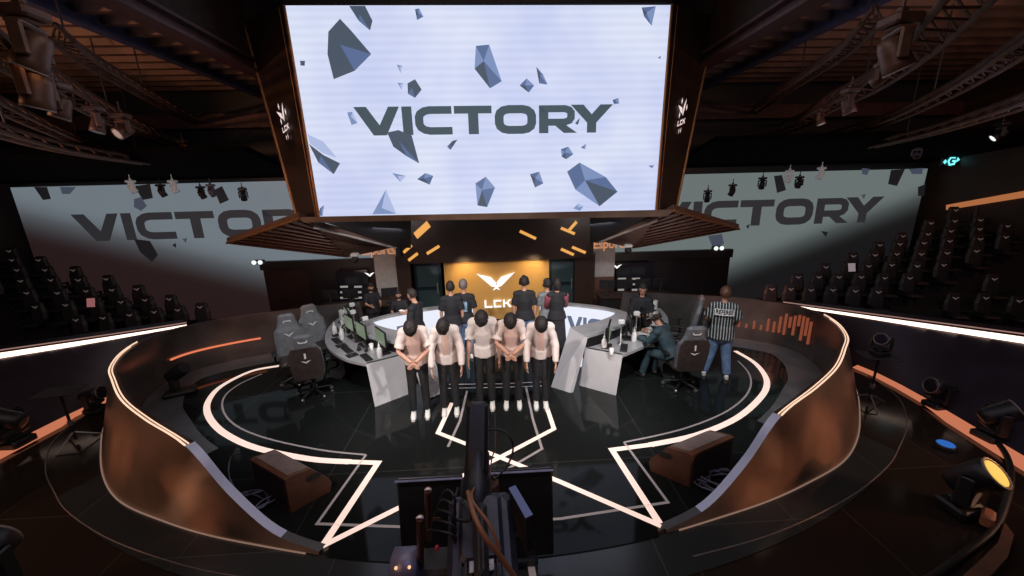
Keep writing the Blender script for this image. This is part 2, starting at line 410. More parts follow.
def ringpts(P, s, k=6): return crom([(s*p[0], p[1], p[2] if len(p) > 2 else 0) for p in P], k)
inner = ringpts([(x*.985-.03, y+.12) for x, y in RB], 1)
left = [V3((-p.x, p.y, 0)) for p in inner]
front = arc_pts(base_cy, base_r-.02, -1.75, 1.75, 14)
loop = list(reversed(left)) + front + inner
mb = MB(); mb.add([V3((p.x, p.y, 0)) for p in loop], [tuple(range(len(loop)))]); mb.add([V3((p.x, p.y, -.015)) for p in loop], [])
struct('floor_stage', mb, 'stage', 'black mirror-like stage floor inside the low ring wall')
mb = MB()
fo = arc_pts(12.68, 9.60, -5.4, 5.4, 40, -.012); fi = arc_pts(12.68, 10.06, -5.6, 5.6, 40, -.012)
mb.strip2(fo, fi); struct('floor_apron', mb, 'apron', 'grey apron strip along the front edge of the stage')
# parapet ring walls
for s, nm in ((-1, 'left'), (1, 'right')):
    B = ringpts(RB, s); T = ringpts(RT, s)
    def inn(P, w):     # shift sideways towards the stage
        out = []
        for i, p in enumerate(P):
            d = (P[min(i+1, len(P)-1)]-P[max(i-1, 0)]); d.z = 0; d.normalize()
            out.append(p+V3((-d.y, d.x, 0))*(w*s))
        return out
    Ti = inn(T, .09); Bi = [V3((p.x, p.y, 0)) for p in inn(T, .11)]
    for q in Ti[18:]: q.z = 1.0
    mb = MB(); mb.strip2(B, T); mb.mi = 4; mb.strip2(T[:6], Ti[:6]); mb.mi = 1; mb.strip2(T[5:19], Ti[5:19]); mb.mi = 2; mb.strip2(T[18:], Ti[18:]); mb.mi = 3; mb.strip2(Ti, Bi)
    for i in range(len(mb.sm)): mb.sm[i] = True
    struct('wall_ring_'+nm, mb, ['bronze', 'cap', 'bronze_dark', 'inner_wall', 'band'], 'low bronze ring wall curving round the %s half of the stage' % nm, 'ring wall')
    mb = MB()
    a = [p+V3((0, 0, .012)) for p in T[18:52]]; mb.tube(a, .011, 6); mb.tube([p+(q-p)*.38+V3((0, 0, .012)) for p, q in zip(T[18:50], Ti[18:50])], .008, 6)
    struct('trim_rim_'+nm, mb, 'rim_glow', 'pair of glowing orange lines along the top of the %s ring wall' % nm, 'light strip')
    mb = MB(); mb.tube([p+V3((0, -.01, .004)) for p in B[2:62]], .009, 5); struct('trim_base_'+nm, mb, 'base_line', 'thin peach light line along the outer foot of the %s ring wall' % nm, 'light strip')
    # floor band just inside the wall
    b1 = inn([V3((p.x, p.y, .004)) for p in Bi], .01)[26:]; b2 = inn([V3((p.x, p.y, .004)) for p in Bi], .62)[26:]
    mb = MB(); mb.strip2(b1, b2); struct('trim_band_'+nm, mb, 'band', 'grey floor band along the foot of the %s ring wall' % nm, 'floor band')
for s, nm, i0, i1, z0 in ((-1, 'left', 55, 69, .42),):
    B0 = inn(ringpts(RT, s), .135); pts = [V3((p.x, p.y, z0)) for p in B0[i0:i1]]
    mb = MB(); mb.tube(pts, .022, 6); struct('trim_inner_strip_'+nm, mb, 'reflection_strip', 'orange reflection modelled as glowing strip on the inner face of the %s ring wall' % nm, 'light strip')  # orange reflection in the glossy wall, put in as an emissive tube
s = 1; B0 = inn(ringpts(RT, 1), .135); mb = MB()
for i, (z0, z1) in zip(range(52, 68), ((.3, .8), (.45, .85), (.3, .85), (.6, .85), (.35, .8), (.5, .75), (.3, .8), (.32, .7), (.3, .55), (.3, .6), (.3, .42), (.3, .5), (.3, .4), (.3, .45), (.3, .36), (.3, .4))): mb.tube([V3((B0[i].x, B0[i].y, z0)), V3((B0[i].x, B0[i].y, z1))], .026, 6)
struct('trim_inner_bars_right', mb, 'reflection_bars', 'dim orange reflection modelled as glowing bars on the inner face of the right ring wall', 'modelled reflection')  # flame-like reflections on the wall, built as emissive bars
# floor seams outside
for s, nm in ((-1, 'left'), (1, 'right')):
    P = [(2.0, 2.98, 0), (3.0, 3.18, 0), (4.2, 3.58, 0), (5.15, 4.03, 0), (5.72, 4.40, 0), (6.38, 4.9, 0), (7.0, 5.6, 0), (7.25, 6.4, 0)]
    mb = MB(); mb.tube([V3((s*p.x, p.y, -.014)) for p in crom(P, 5)], .007, 5); struct('trim_seam_'+nm, mb, 'metal' if 0 else 'speaker_top', 'thin curved floor seam outside the %s ring wall' % nm, 'floor seam')
# glowing floor lines
def flat(mb, px, w, z=.004, spline=0):
    P = [at(x, y, 0) for x, y in px]
    if spline: P = crom(P, spline)
    P = [V3((p.x, p.y, z)) for p in P]; n = len(P); A, B = [], []
    for i in range(n):
        d1 = (P[i]-P[max(i-1, 0)]); d2 = (P[min(i+1, n-1)]-P[i])
        if d1.length < 1e-6: d1 = d2
        if d2.length < 1e-6: d2 = d1
        d1.normalize(); d2.normalize(); q = V3((-d1.y, d1.x, 0))+V3((-d2.y, d2.x, 0)); q = q/max(q.length_squared/2, .35)
        A.append(P[i]+q*w/2); B.append(P[i]-q*w/2)
    mb.strip2(A, B)
mb = MB()
flat(mb, [(279, 366), (256, 370), (238, 377), (219, 388), (209, 400), (207, 411), (213, 423), (227, 435), (256, 448), (309, 459), (350, 462)], .10, .004, 5); flat(mb, [(350, 462), (378, 463), (323, 546)], .085)
flat(mb, [(323, 546), (397, 509), (500, 457.5), (554, 429), (545, 402)], .072, .0045)
flat(mb, [(735, 351), (752, 361), (762, 371), (767, 383), (761, 397), (737, 418), (697, 435), (650, 445)], .10, .004, 5); flat(mb, [(650, 445), (612, 450), (661, 526)], .085)
flat(mb, [(661, 526), (560, 482), (500, 457.5), (438, 433), (452, 403)], .072, .005)
struct('trim_floor_lines', mb, 'line', 'bright peach light lines set into the black stage floor', 'floor light lines')
mb = MB()
flat(mb, [(262, 374), (240, 384), (225, 396), (223, 410), (235, 425), (265, 438), (320, 450), (366, 455)], .03, .004, 5); flat(mb, [(366, 455), (317, 524), (400, 527), (560, 519), (668, 502.5), (624, 442.5)], .035); flat(mb, [(624, 442.5), (680, 430), (722, 414), (744, 398), (751, 384), (748, 372), (738, 361)], .03, .004, 5)
flat(mb, [(449, 384.5), (500, 384), (541, 382)], .03); flat(mb, [(447, 388.5), (500, 387.5), (543, 386)], .03)
flat(mb, [(526, 387), (533, 420), (542, 449), (496, 476)], .04); flat(mb, [(467, 391), (460, 421), (448, 447)], .04)
flat(mb, [(529, 553), (535, 590)], .07)
struct('trim_thin_lines', mb, 'line_dim', 'thin pale outline lines beside the bright floor lines', 'floor lines')

# barriers of the stands with their light strips
BL = [((-6.95, 7.95, 0), (-6.62, 8.10, 1.02)), ((-7.42, 6.8, 0), (-7.65, 7.48, 1.03)), ((-7.54, 5.4, 0), (-8.86, 6.76, 1.06)), ((-7.55, 3.6, 0), (-10.3, 5.95, 1.08)), ((-7.4, 1.0, 0), (-12.5, 4.6, 1.1))]
BR = [((6.95, 7.95, 0), (6.6, 8.0, 1.0)), ((7.46, 6.4, 0), (7.65, 6.88, 1.03)), ((7.05, 4.0, 0), (8.95, 5.56, 1.06)), ((6.75, 2.6, 0), (10.2, 4.25, 1.08)), ((6.4, .5, 0), (12.0, 2.4, 1.1))]
K['barrier'] = mat('barrier_navy', (.035, .027, .038), .4, .3, noise=.3, nscale=2)
for pl, nm, s in ((BL, 'left', -1), (BR, 'right', 1)):
    b = crom([V3(q[0]) for q in pl], 5); t = crom([V3(q[1]) for q in pl], 5)
    mb = MB(); mb.strip2(b, t); mb.strip2(t, [p+V3((s*.35, .35, 0)) for p in t]); mb.sm = [True]*len(mb.sm); struct('wall_'+nm, mb, 'barrier', 'dark navy barrier leaning outwards in front of the %s seats' % nm, 'barrier')
    off = V3((-s*.015, -.015, .0))
    def lerp(f): return [p+(q-p)*f+off for p, q in zip(b, t)]
    mb = MB(); A, Bq = lerp(.925), lerp(.99)
    n = len(A); A = [a+(q-a)*(.5-.5*min(1, i/7)) for i, (a, q) in enumerate(zip(A, Bq))]
    mb.strip2(A, Bq); struct('trim_strip_'+nm, mb, 'strip', 'bright warm white light strip along the %s barrier top' % nm, 'light strip')
    mb = MB(); mb.tube([p+V3((0, 0, .03)) for p in t], .012, 6); struct('trim_edge_'+nm, mb, 'strip_thin', 'thin pink edge above the light strip of the %s barrier' % nm, 'trim')
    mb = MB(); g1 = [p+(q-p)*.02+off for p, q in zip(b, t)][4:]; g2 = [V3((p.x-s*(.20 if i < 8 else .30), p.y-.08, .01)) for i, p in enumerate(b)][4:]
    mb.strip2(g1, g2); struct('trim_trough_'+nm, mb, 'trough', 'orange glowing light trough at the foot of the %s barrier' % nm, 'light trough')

# back wall, side walls, ceiling
mb = MB(); mb.quad((-17, BY+.25, -.02), (17, BY+.25, -.02), (17, BY+.25, 7.7), (-17, BY+.25, 7.7)); struct('wall_back', mb, 'dark', 'dark wall behind the video walls', 'wall')
mb = MB(); mb.quad((13.1, BY+.3, -.02), (14.4, 2, -.02), (14.4, 2, 7.0), (13.1, BY+.3, 7.0)); struct('wall_far_right', mb, 'dark_brown', 'dark brown side wall behind the right seats', 'wall')
mb = MB(); mb.quad((-12.9, BY+.3, -.02), (-14.4, 2, -.02), (-14.4, 2, 7.0), (-12.9, BY+.3, 7.0)); struct('wall_far_left', mb, 'dark', 'black side wall behind the left seats', 'wall')
DZ = 6.35
OX = 4.75
mb = MB()
for s in (-1, 1): mb.prism([(s*OX, -2, DZ), (s*17, -2, DZ), (s*17, BY+.4, DZ), (s*OX, BY+.4, DZ)], (0, 0, .1))
mb.quad((-OX, -2, 7.75), (OX, -2, 7.75), (OX, BY+.4, 7.75), (-OX, BY+.4, 7.75))
for s in (-1, 1): mb.quad((s*OX, -2, DZ), (s*OX, BY+.4, DZ), (s*OX, BY+.4, 7.75), (s*OX, -2, 7.75))
struct('ceiling', mb, 'deck', 'dark corrugated metal ceiling deck', 'ceiling')
mb = MB()
for s in (-1, 1):
    y = 3.0
    while y < 10.6:
        mb.prism([(s*4.8, y, DZ), (s*4.8, y+.06, DZ-.12), (s*4.8, y+.16, DZ-.12), (s*4.8, y+.22, DZ)], (s*9.5, 0, 0)); y += .42
struct('trim_ceiling_ribs', mb, 'rib', 'rust brown ribs running across the ceiling deck', 'ceiling ribs')
for i, (x, w, m) in enumerate(((-4.75, .34, 'beam_plum'), (-5.75, .16, 'beam_blue'), (4.75, .34, 'beam_plum'), (5.75, .16, 'beam_blue'))):
    mb = MB(); mb.box((x, 4.5, DZ-.22), (w, 13, .05)); mb.box((x, 4.5, DZ-.02), (w, 13, .05)); mb.box((x, 4.5, DZ-.12), (.05, 13, .2))
    struct('trim_beam', mb, m, '%s steel beam running back under the %s ceiling deck' % ('broad plum' if w > .2 else 'slim bluish', 'left' if x < 0 else 'right'), 'beam')
mb = MB(); mb.box((-9, BY-.05, 5.55), (8.4, .3, .34)); mb.box((9, BY-.05, 5.55), (8.4, .3, .34)); struct('trim_cross_beam', mb, 'beam_plum', 'plum cross beam high on the back wall', 'beam')
mb = MB()
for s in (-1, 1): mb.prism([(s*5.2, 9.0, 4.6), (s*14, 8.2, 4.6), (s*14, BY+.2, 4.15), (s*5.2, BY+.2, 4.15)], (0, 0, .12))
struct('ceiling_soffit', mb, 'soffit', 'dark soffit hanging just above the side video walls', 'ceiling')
for s, nm in ((-1, 'left'),):
    pass

# rear centre: fascia, gold wall, doors, pillars, booths
def wallrect(mb, x0, y0, x1, y1, Y, zmin=None):
    a = aty(x0, y0, Y); b = aty(x1, y1, Y); z0 = b.z if zmin is None else zmin
    mb.prism([(a.x, Y, z0), (b.x, Y, z0), (b.x, Y, a.z), (a.x, Y, a.z)], (0, .12, 0)); return a, b
GY = 10.6
mb = MB(); wallrect(mb, 443, 257, 549, 300, GY, 0); struct('wall_gold', mb, 'gold', 'golden backdrop wall at the rear of the stage', 'wall')
mb = MB(); wallrect(mb, 398, 205, 592, 258, GY-.16); struct('wall_fascia', mb, 'dark_brown', 'dark brown fascia above the golden wall', 'wall')
mb = MB(); wallrect(mb, 395, 257, 413, 300, GY-.05, 0); struct('wall_brown_left', mb, 'dark_brown', 'dark brown wall panel left of the black door', 'wall')
mb = MB(); wallrect(mb, 575, 254, 594, 300, GY-.05, 0); struct('wall_brown_right', mb, 'dark_brown', 'dark brown wall panel beside the right pillar', 'wall')
K['door'] = mat('door_glass', (.014, .022, .026), .15, .2); K['door_glass'] = mat('door_pane', (.03, .05, .055), .1)
for nm, x0, x1, y in (('door_1', 413, 443, 257), ('door_2', 549, 575, 256)):
    mb = MB(); a, b = wallrect(mb, x0, y, x1, 300, GY, 0); d = struct(nm, mb, 'door', 'dark glazed door on the %s of the golden wall' % ('left' if x0 < 480 else 'right'), 'door')
    m2 = MB(); m2.box(((a.x+b.x)/2, GY-.02, 1.35), ((b.x-a.x)*.8, .02, .6)); m2.box(((a.x+b.x)/2, GY-.02, .6), ((b.x-a.x)*.8, .02, .7)); m2.build('door_pane', 'door_glass', d)
    m3 = MB(); m3.box((b.x-.12, GY-.05, 1.0), (.03, .04, .3)); m3.build('door_handle', 'metal', d)
K['pillar_foot'] = mat('pillar_foot', (.11, .05, .035), .5)
for nm, x0, x1, y in (('left', 373, 396, 249), ('right', 593, 615, 243)):
    mb = MB(); a = aty(x0, y, BY-.3); b = aty(x1, y, BY-.3); zf = .8 if nm == 'left' else 1.15
    mb.box(((a.x+b.x)/2, BY-.1, (a.z+zf)/2), (b.x-a.x, .5, a.z-zf)); mb.mi = 1; mb.box(((a.x+b.x)/2, BY-.1, zf/2), (b.x-a.x, .5, zf))
    struct('trim_pillar_'+nm, mb, ['pillar', 'pillar_foot'], 'grey square pillar %s of the rear stage opening' % nm, 'pillar')
# booths
K['booth'] = mat('booth_dark', (.012, .008, .009), .5, noise=.4, nscale=2); K['booth_wall'] = mat('booth_wall', (.038, .014, .012), .55, noise=.3, nscale=2)
K['booth_glass'] = mat('booth_glass', (.02, .018, .028), .12)
for nm, xa, xb, y, wx0, wx1, wy0, wy1 in (('left', 259, 373, 262, 335, 371, 271, 304), ('right', 615, 733, 253, 617, 652, 263, 296)):
    mb = MB(); a = aty(xa, y, BY-.15); b = aty(xb, y, BY-.15)
    mb.box(((a.x+b.x)/2, BY, a.z-.12), (b.x-a.x, .32, .24)); mb.mi = 1
    mb.box(((a.x+b.x)/2, BY+.06, (a.z-.24)/2), (b.x-a.x, .2, a.z-.24))
    mb.mi = 0
    xd = (a.x*.45+b.x*.55) if nm == 'left' else (a.x*.6+b.x*.4); mb.box((xd, BY-.08, (a.z-.2)/2), (.9, .12, a.z-.2))
    struct('wall_booth_'+nm, mb, ['booth', 'booth_wall' if nm == 'left' else 'booth'], 'dark caster booth front under the %s video wall' % nm, 'booth')
    w = empty('information_screen', aty((wx0+wx1)/2, wy1, BY-.12), 0, 'dark information screen with rows of pale dashes beside the %s pillar' % nm, 'screen')
    m2 = MB(); wallrect(m2, wx0, wy0, wx1, wy1, BY-.22); m2.build('panel', 'booth_glass', w)
    m3 = MB()
    for r_ in range(3):
        for c_ in range(2):
            x = wx0+(9 if nm == 'left' else 5)+c_*14; yy = wy0+15+r_*5.5; p = aty(x-4, yy, BY-.24); q = aty(x+4, yy+1.6, BY-.24)
            m3.quad((p.x, BY-.235, q.z), (q.x, BY-.235, q.z), (q.x, BY-.235, p.z), (p.x, BY-.235, p.z))
    m3.build('text_rows', 'dash', w)
    c = aty(372 if nm == 'left' else 619, 276 if nm == 'left' else 268, BY-.24)
    m4 = MB(); wings(m4, lambda u, v: V3((c.x-.06+u*.085, BY-.24, c.z+v*.085))); m4.build('emblem', 'logo_white', w)
for nm, x0, y0, x1, y1, Y in (('left', 360, 255, 395.5, 248.6, BY-.42), ('right', 593, 248.6, 626.5, 242, BY-.42)):
    vs, fs = text_mb('Esports', 1.0, .006); a = aty(x0, y0, Y); b = aty(x1, y0, Y); w = max(v.x for v in vs); k = (b.x-a.x)/w; kz = k*1.15
    mb = MB(); mb.add([V3((a.x+v.x*k, Y, a.z+v.y*kz)) for v in vs], fs)
    o = mb.build('sign_lettering', 'orange_text', None, loc=a); tag(o, 'small orange lettering on the %s pillar' % nm, 'sign', 'orange pillar lettering')
# gold light bars on the fascia
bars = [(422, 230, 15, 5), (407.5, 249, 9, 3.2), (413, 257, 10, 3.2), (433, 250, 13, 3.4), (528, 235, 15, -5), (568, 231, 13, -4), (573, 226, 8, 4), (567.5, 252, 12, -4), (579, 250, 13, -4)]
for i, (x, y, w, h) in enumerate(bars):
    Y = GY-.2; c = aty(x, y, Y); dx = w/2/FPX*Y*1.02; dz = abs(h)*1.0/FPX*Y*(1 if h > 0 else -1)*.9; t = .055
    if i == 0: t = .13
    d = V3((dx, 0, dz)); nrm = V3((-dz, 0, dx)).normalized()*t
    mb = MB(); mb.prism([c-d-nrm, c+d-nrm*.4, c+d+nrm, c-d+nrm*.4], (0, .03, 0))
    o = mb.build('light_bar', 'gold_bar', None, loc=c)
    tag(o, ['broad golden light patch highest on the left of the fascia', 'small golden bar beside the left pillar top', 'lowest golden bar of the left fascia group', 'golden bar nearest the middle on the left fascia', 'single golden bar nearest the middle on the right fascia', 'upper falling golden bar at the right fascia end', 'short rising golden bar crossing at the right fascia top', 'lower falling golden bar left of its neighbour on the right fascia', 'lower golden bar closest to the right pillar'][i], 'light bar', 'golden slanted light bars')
# emblem sign on the gold wall
c = aty(496.5, 290, GY-.08); sg = empty('emblem_sign', c, 0, 'white winged emblem with three capital letters below on golden wall', 'sign')
k = 12.4/FPX*GY
mb = MB(); wings(mb, lambda u, v: V3((c.x+u*k*.95, GY-.07, c.z+v*k*.98+.07))); mb.build('wings', 'logo_white', sg)
mb = MB(); lck(mb, lambda u, v: V3((c.x-.36+u*.232, GY-.07, c.z-.53+v*.235))); mb.build('lettering', 'logo_white', sg)

# twin emergency lamps, exit sign, lit ledge
for nm, x, y in (('left', 257, 262.5), ('right', 719, 248.3)):
    t = empty('emergency_lamp', aty(x, y, BY-.2), 0, 'small twin-headed emergency lamp over the %s booth' % nm, 'lamp')
    c = aty(x, y, BY-.2); mb = MB(); mb.rbox(c+V3((0, .1, 0)), (.3, .12, .12), .02); mb.build('housing', 'black', t)
    for d in (-.085, .085): m2 = MB(); m2.lathe([(.02, 0), (.055, .01), (.06, .04), (.03, .06)], c+V3((d, .03, 0)), 12, Matrix.Rotation(PI/2, 3, 'X')); m2.build('lamp_head', 'lamp_white', t)
c = aty(951.5, 161, BY-.4); t = empty('exit_sign', c, 0, 'small glowing cyan sign with arrow marks high above right seats', 'sign')
mb = MB(); mb.rbox(c+V3((0, .05, 0)), (.55, .06, .28), .02); mb.build('sign_box', 'black', t)
mb = MB(); to = lambda u, v: V3((c.x+u, c.y-.0, c.z+v))
stroke(mb, [(.1, .09), (-.03, .1), (-.09, .0), (-.03, -.1), (.1, -.08), (.1, .0), (.02, .0)], .05, to); poly(mb, [(.13, -.05), (.24, .03), (.16, .1)], to); poly(mb, [(-.24, -.02), (-.18, -.08), (-.13, -.02), (-.18, .05)], to); mb.build('glyph', 'cyan', t)
P0 = V3((13.1-.2, BY, 0))
def onwall(x, y):
    D = ray(x, y); n = V3((BY+.3-2, 1.3, 0)).normalized(); q = V3((13.0, BY+.3, 0)); return CAM + D*((q-CAM).dot(n)/D.dot(n))
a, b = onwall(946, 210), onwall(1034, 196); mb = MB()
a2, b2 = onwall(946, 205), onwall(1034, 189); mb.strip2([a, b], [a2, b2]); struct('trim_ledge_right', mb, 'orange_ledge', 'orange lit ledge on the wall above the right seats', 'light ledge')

# ------------------------------------------------------------------ hanging screen
SY = 8.2
def sp(x, y, d=0.0): return aty(x, y, SY+d)
scr = empty('hanging_video_screen', sp(487, 213), 0, 'huge hanging video screen with bronze side frames reading VICTORY', 'video screen')
cor = [sp(285, 5.5), sp(671.5, 5), sp(655.5, 210), sp(319.5, 216.5)]
mb = MB(); mb.quad(*cor); mb.build('display', 'main_screen', scr)
# lettering on the screen
a = sp(356.5, 135.8, -.012); b = sp(612, 132.3, -.012); h = sp(400, 106.5, -.012).z-sp(400, 135.2, -.012).z
kx = (b.x-a.x)/8.42
mb = MB(); victory(mb, lambda u, v: V3((a.x+u*kx, SY-.012, a.z+(b.z-a.z)*u/8.42+v*h))); mb.build('lettering', 'letter', scr)
def zl(P, o=0): return [(240+.4167*x, .4167*y) for x, y in P]
def zr(P): return [(460+.4167*x, .4167*y) for x, y in P]
shards = [(zl([(212, 76), (240, 45), (268, 75), (315, 130), (275, 170), (225, 190), (210, 130)]), 0), (zl([(262, 14), (300, 14), (318, 50), (312, 73), (285, 50)]), 0), (zl([(420, 22), (430, 20), (440, 40), (425, 48)]), 1),
 (zl([(402, 200), (420, 190), (436, 215), (420, 235), (403, 225)]), 0), (zl([(353, 318), (380, 312), (412, 325), (430, 392), (400, 375), (368, 352)]), 0), (zl([(165, 345), (200, 372), (240, 392), (225, 418), (188, 390)]), 0), (zl([(425, 430), (445, 415), (464, 422), (455, 443)]), 1),
 (zl([(318, 514), (350, 455), (375, 513)]), 2), (zl([(257, 270), (270, 268), (282, 295), (268, 300)]), 2), (zl([(365, 415), (398, 422), (385, 437)]), 2), (zl([(144, 146), (156, 146), (155, 158), (145, 157)]), 0), (zl([(376, 155), (390, 158), (386, 176)]), 2), (zl([(378, 198), (392, 200), (388, 216)]), 2), (zl([(497, 352), (510, 338), (522, 335), (505, 360)]), 0), (zl([(192, 500), (202, 492), (198, 518), (188, 517)]), 1),
 (zr([(38, 110), (70, 107), (100, 195), (72, 212), (35, 165)]), 1), (zr([(143, 205), (160, 188), (178, 205), (165, 222)]), 1), (zr([(183, 160), (200, 180), (210, 203), (190, 200)]), 1), (zr([(436, 18), (470, 15), (460, 62), (442, 40)]), 1), (zr([(257, 412), (287, 390), (350, 425), (378, 460), (335, 495), (277, 455)]), 1),
 (zr([(37, 440), (62, 424), (84, 450), (65, 497), (42, 493)]), 1), (zr([(168, 418), (190, 412), (200, 440), (180, 450)]), 1), (zr([(242, 358), (260, 352), (272, 370), (255, 382), (244, 376)]), 1), (zr([(366, 240), (380, 235), (382, 248), (370, 250)]), 1), (zr([(290, 354), (303, 345), (300, 358)]), 1), (zr([(272, 500), (285, 488), (296, 495), (288, 506)]), 2), (zr([(452, 398), (466, 396), (462, 404)]), 1), (zr([(475, 138), (482, 134), (481, 142)]), 1), (zr([(262, 285), (272, 270), (270, 296)]), 0), (zr([(276, 296), (288, 282), (283, 300)]), 0)]
ms = ['shard_a', 'shard_b', 'shard_c', 'shard_d']
def shard(mb, P, kind, cvt, dim=False):
    Q = [cvt(*p) for p in P]; n = len(Q); c = sum(Q, V3())/n; c = c+(Q[0]-c)*.25
    for i in range(n):
        mb.mi = 0 if dim else {0: (0, 0, 0, 1), 1: (1, 2, 1, 0, 2), 2: (2, 3, 2)}[kind][i % (4 if kind == 0 else 5 if kind == 1 else 3)]
        mb.add([Q[i], Q[(i+1) % n], c], [(0, 1, 2)])
for P, kk in shards: mb = MB(); shard(mb, P, kk, lambda x, y: sp(x, y, -.018)); mb.build('shard_graphic', ms, scr)
mb = MB(); mb.mi = 3; mb.add([sp(*p, -.02) for p in zl([(162, 322), (200, 340), (232, 378), (200, 368), (168, 345)])], [(0, 1, 2, 3, 4)])
mb.build('shard_graphic', ms, scr)
# side frames, swept back and outwards
for s, nm, xi0, yi0, xi1, yi1, xo0, yo0, xo1, yo1 in ((-1, 'left', 284, 5, 319, 217, 243, 20, 297, 217), (1, 'right', 672, 4, 656, 210, 716, 16, 676, 209)):
    I0, I1 = sp(xi0, yi0), sp(xi1, yi1); O0, O1 = aty(xo0, yo0, SY+.75), aty(xo1, yo1, SY+.45)
    mb = MB(); mb.prism([I0, I1, O1, O0], (0, .08, 0)); f = mb.build('side_frame', 'dark_brown', scr)
    mb = MB(); mb.tube([I0, I1], .03, 6); mb.tube([O0, O1], .03, 6); mb.tube([I0+(O0-I0)*.12, I1+(O1-I1)*.12], .012, 5); mb.build('edge_trim', 'bronze_edge', f)
    def fp(u, v): return I0+(I1-I0)*v+(O0+(O1-O0)*v-(I0+(I1-I0)*v))*u
    cc = fp(.52, .50); ex = (fp(.9, .5)-fp(.1, .5)).normalized()*(-1 if s < 0 else 1); ez = (fp(.5, .2)-fp(.5, .8)).normalized(); nn = ex.cross(ez).normalized()*.02
    if nn.y > 0: nn = -nn
    k = .15
    mb = MB(); to = lambda u, v: cc+nn*2+ex*(u*k)+ez*(v*k)
    poly(mb, [(-1.25, 1.2), (-.25, .9), (.15, -.15), (-.1, .15), (-.55, .35)], to); poly(mb, [(.55, 2.2), (.35, .8), (.15, -.15), (0, .6), (.15, 1.4)], to)
    for u, v in ((-.5, 1.75), (.8, 1.0), (-.65, -.1)): poly(mb, [(u, v+.45), (u+.14, v), (u, v-.45), (u-.14, v)], to)
    mb.build('emblem', 'frame_logo', f)
    mb = MB(); to2 = lambda u, v: cc+nn*2+ex*((u-1.6)*k*.5)+ez*((v-1.9+(u-1.6)*.22)*k*.72); lck(mb, to2)
    for u in (1.1, 1.9): poly(mb, [(u, -.5), (u+.16, -1.0), (u, -1.6), (u-.16, -1.0)], to2)
    mb.build('frame_lettering', 'frame_logo', f)
# bottom fascia, top lintel and soffit wings
mb = MB(); A, B = sp(299, 217.3, -.05), sp(673.5, 209.6, -.05); A2, B2 = sp(303, 222.5, -.05), sp(668, 216.5, -.05); mb.prism([A, B, B2, A2], (0, .25, 0)); mb.build('bottom_fascia', 'bronze', scr)
mb = MB(); A, B = sp(284, 5), sp(672, 4.5); mb.box(((A.x+B.x)/2, SY+.15, A.z+.16), (B.x-A.x, .3, .3)); mb.build('top_lintel', 'dark', scr)
mb = MB(); mb.box((.05*(A.x+B.x)+0, SY+.5, 5.2), (6.6, .5, 3.6)); mb.build('back_box', 'dark', scr)
def slat_wing(P, name='soffit_wing'):
    mb = MB(); mb.mi = 0; mb.add(P, [tuple(range(len(P)))])
    mb.prism(P, (0, .02, .12)); w = mb.build(name, 'wing', scr)
    m2 = MB(); m2.tube([P[0], P[1]], .035, 6); m2.tube([P[1], P[2]], .022, 6); m2.build('edge_trim', 'bronze_edge', w); return w
Yb = 10.1
Lw = [sp(299, 218, -.06), aty(227, 243, 9.4), aty(349, 257, Yb), aty(396, 247, Yb), sp(314, 226, .25)]
Rw = [sp(673.5, 210, -.06), aty(739, 229, 9.4), aty(632, 248, Yb), aty(600, 241, Yb), sp(657, 219, .25)]
for P in (Lw, Rw):
    w = slat_wing(P); n = (P[1]-P[0]).cross(P[2]-P[0]).normalized()
    if n.z > 0: n = -n
    mb = MB()
    for i in range(9):
        f = (i+.5)/9; a = P[0]+(P[1]-P[0])*f; c = P[4]+(P[3]-P[4])*f if False else None
        a = P[1]+(P[0]-P[1])*f; e = P[2]+(P[4]-P[2])*f
        mb.tube([a+n*.02, e+n*.02], (.035), 4, smooth=False)
    mb.build('slats', 'wing_slat', w)
    mb = MB(); mb.tube([P[4]+n*.03, P[3]+n*.03], .03, 6); mb.build('white_edge', 'grey_panel', w)
for P in ([sp(322, 221, .3), sp(411, 219.5, .3), aty(411, 248, Yb+.05), aty(396, 247.5, Yb+.05)], [sp(655, 215, .3), sp(590, 216.5, .3), aty(590, 243, Yb+.05), aty(600, 241.5, Yb+.05)]): mb = MB(); mb.prism(P, (0, .02, .1)); mb.build('underside', 'underside', scr)

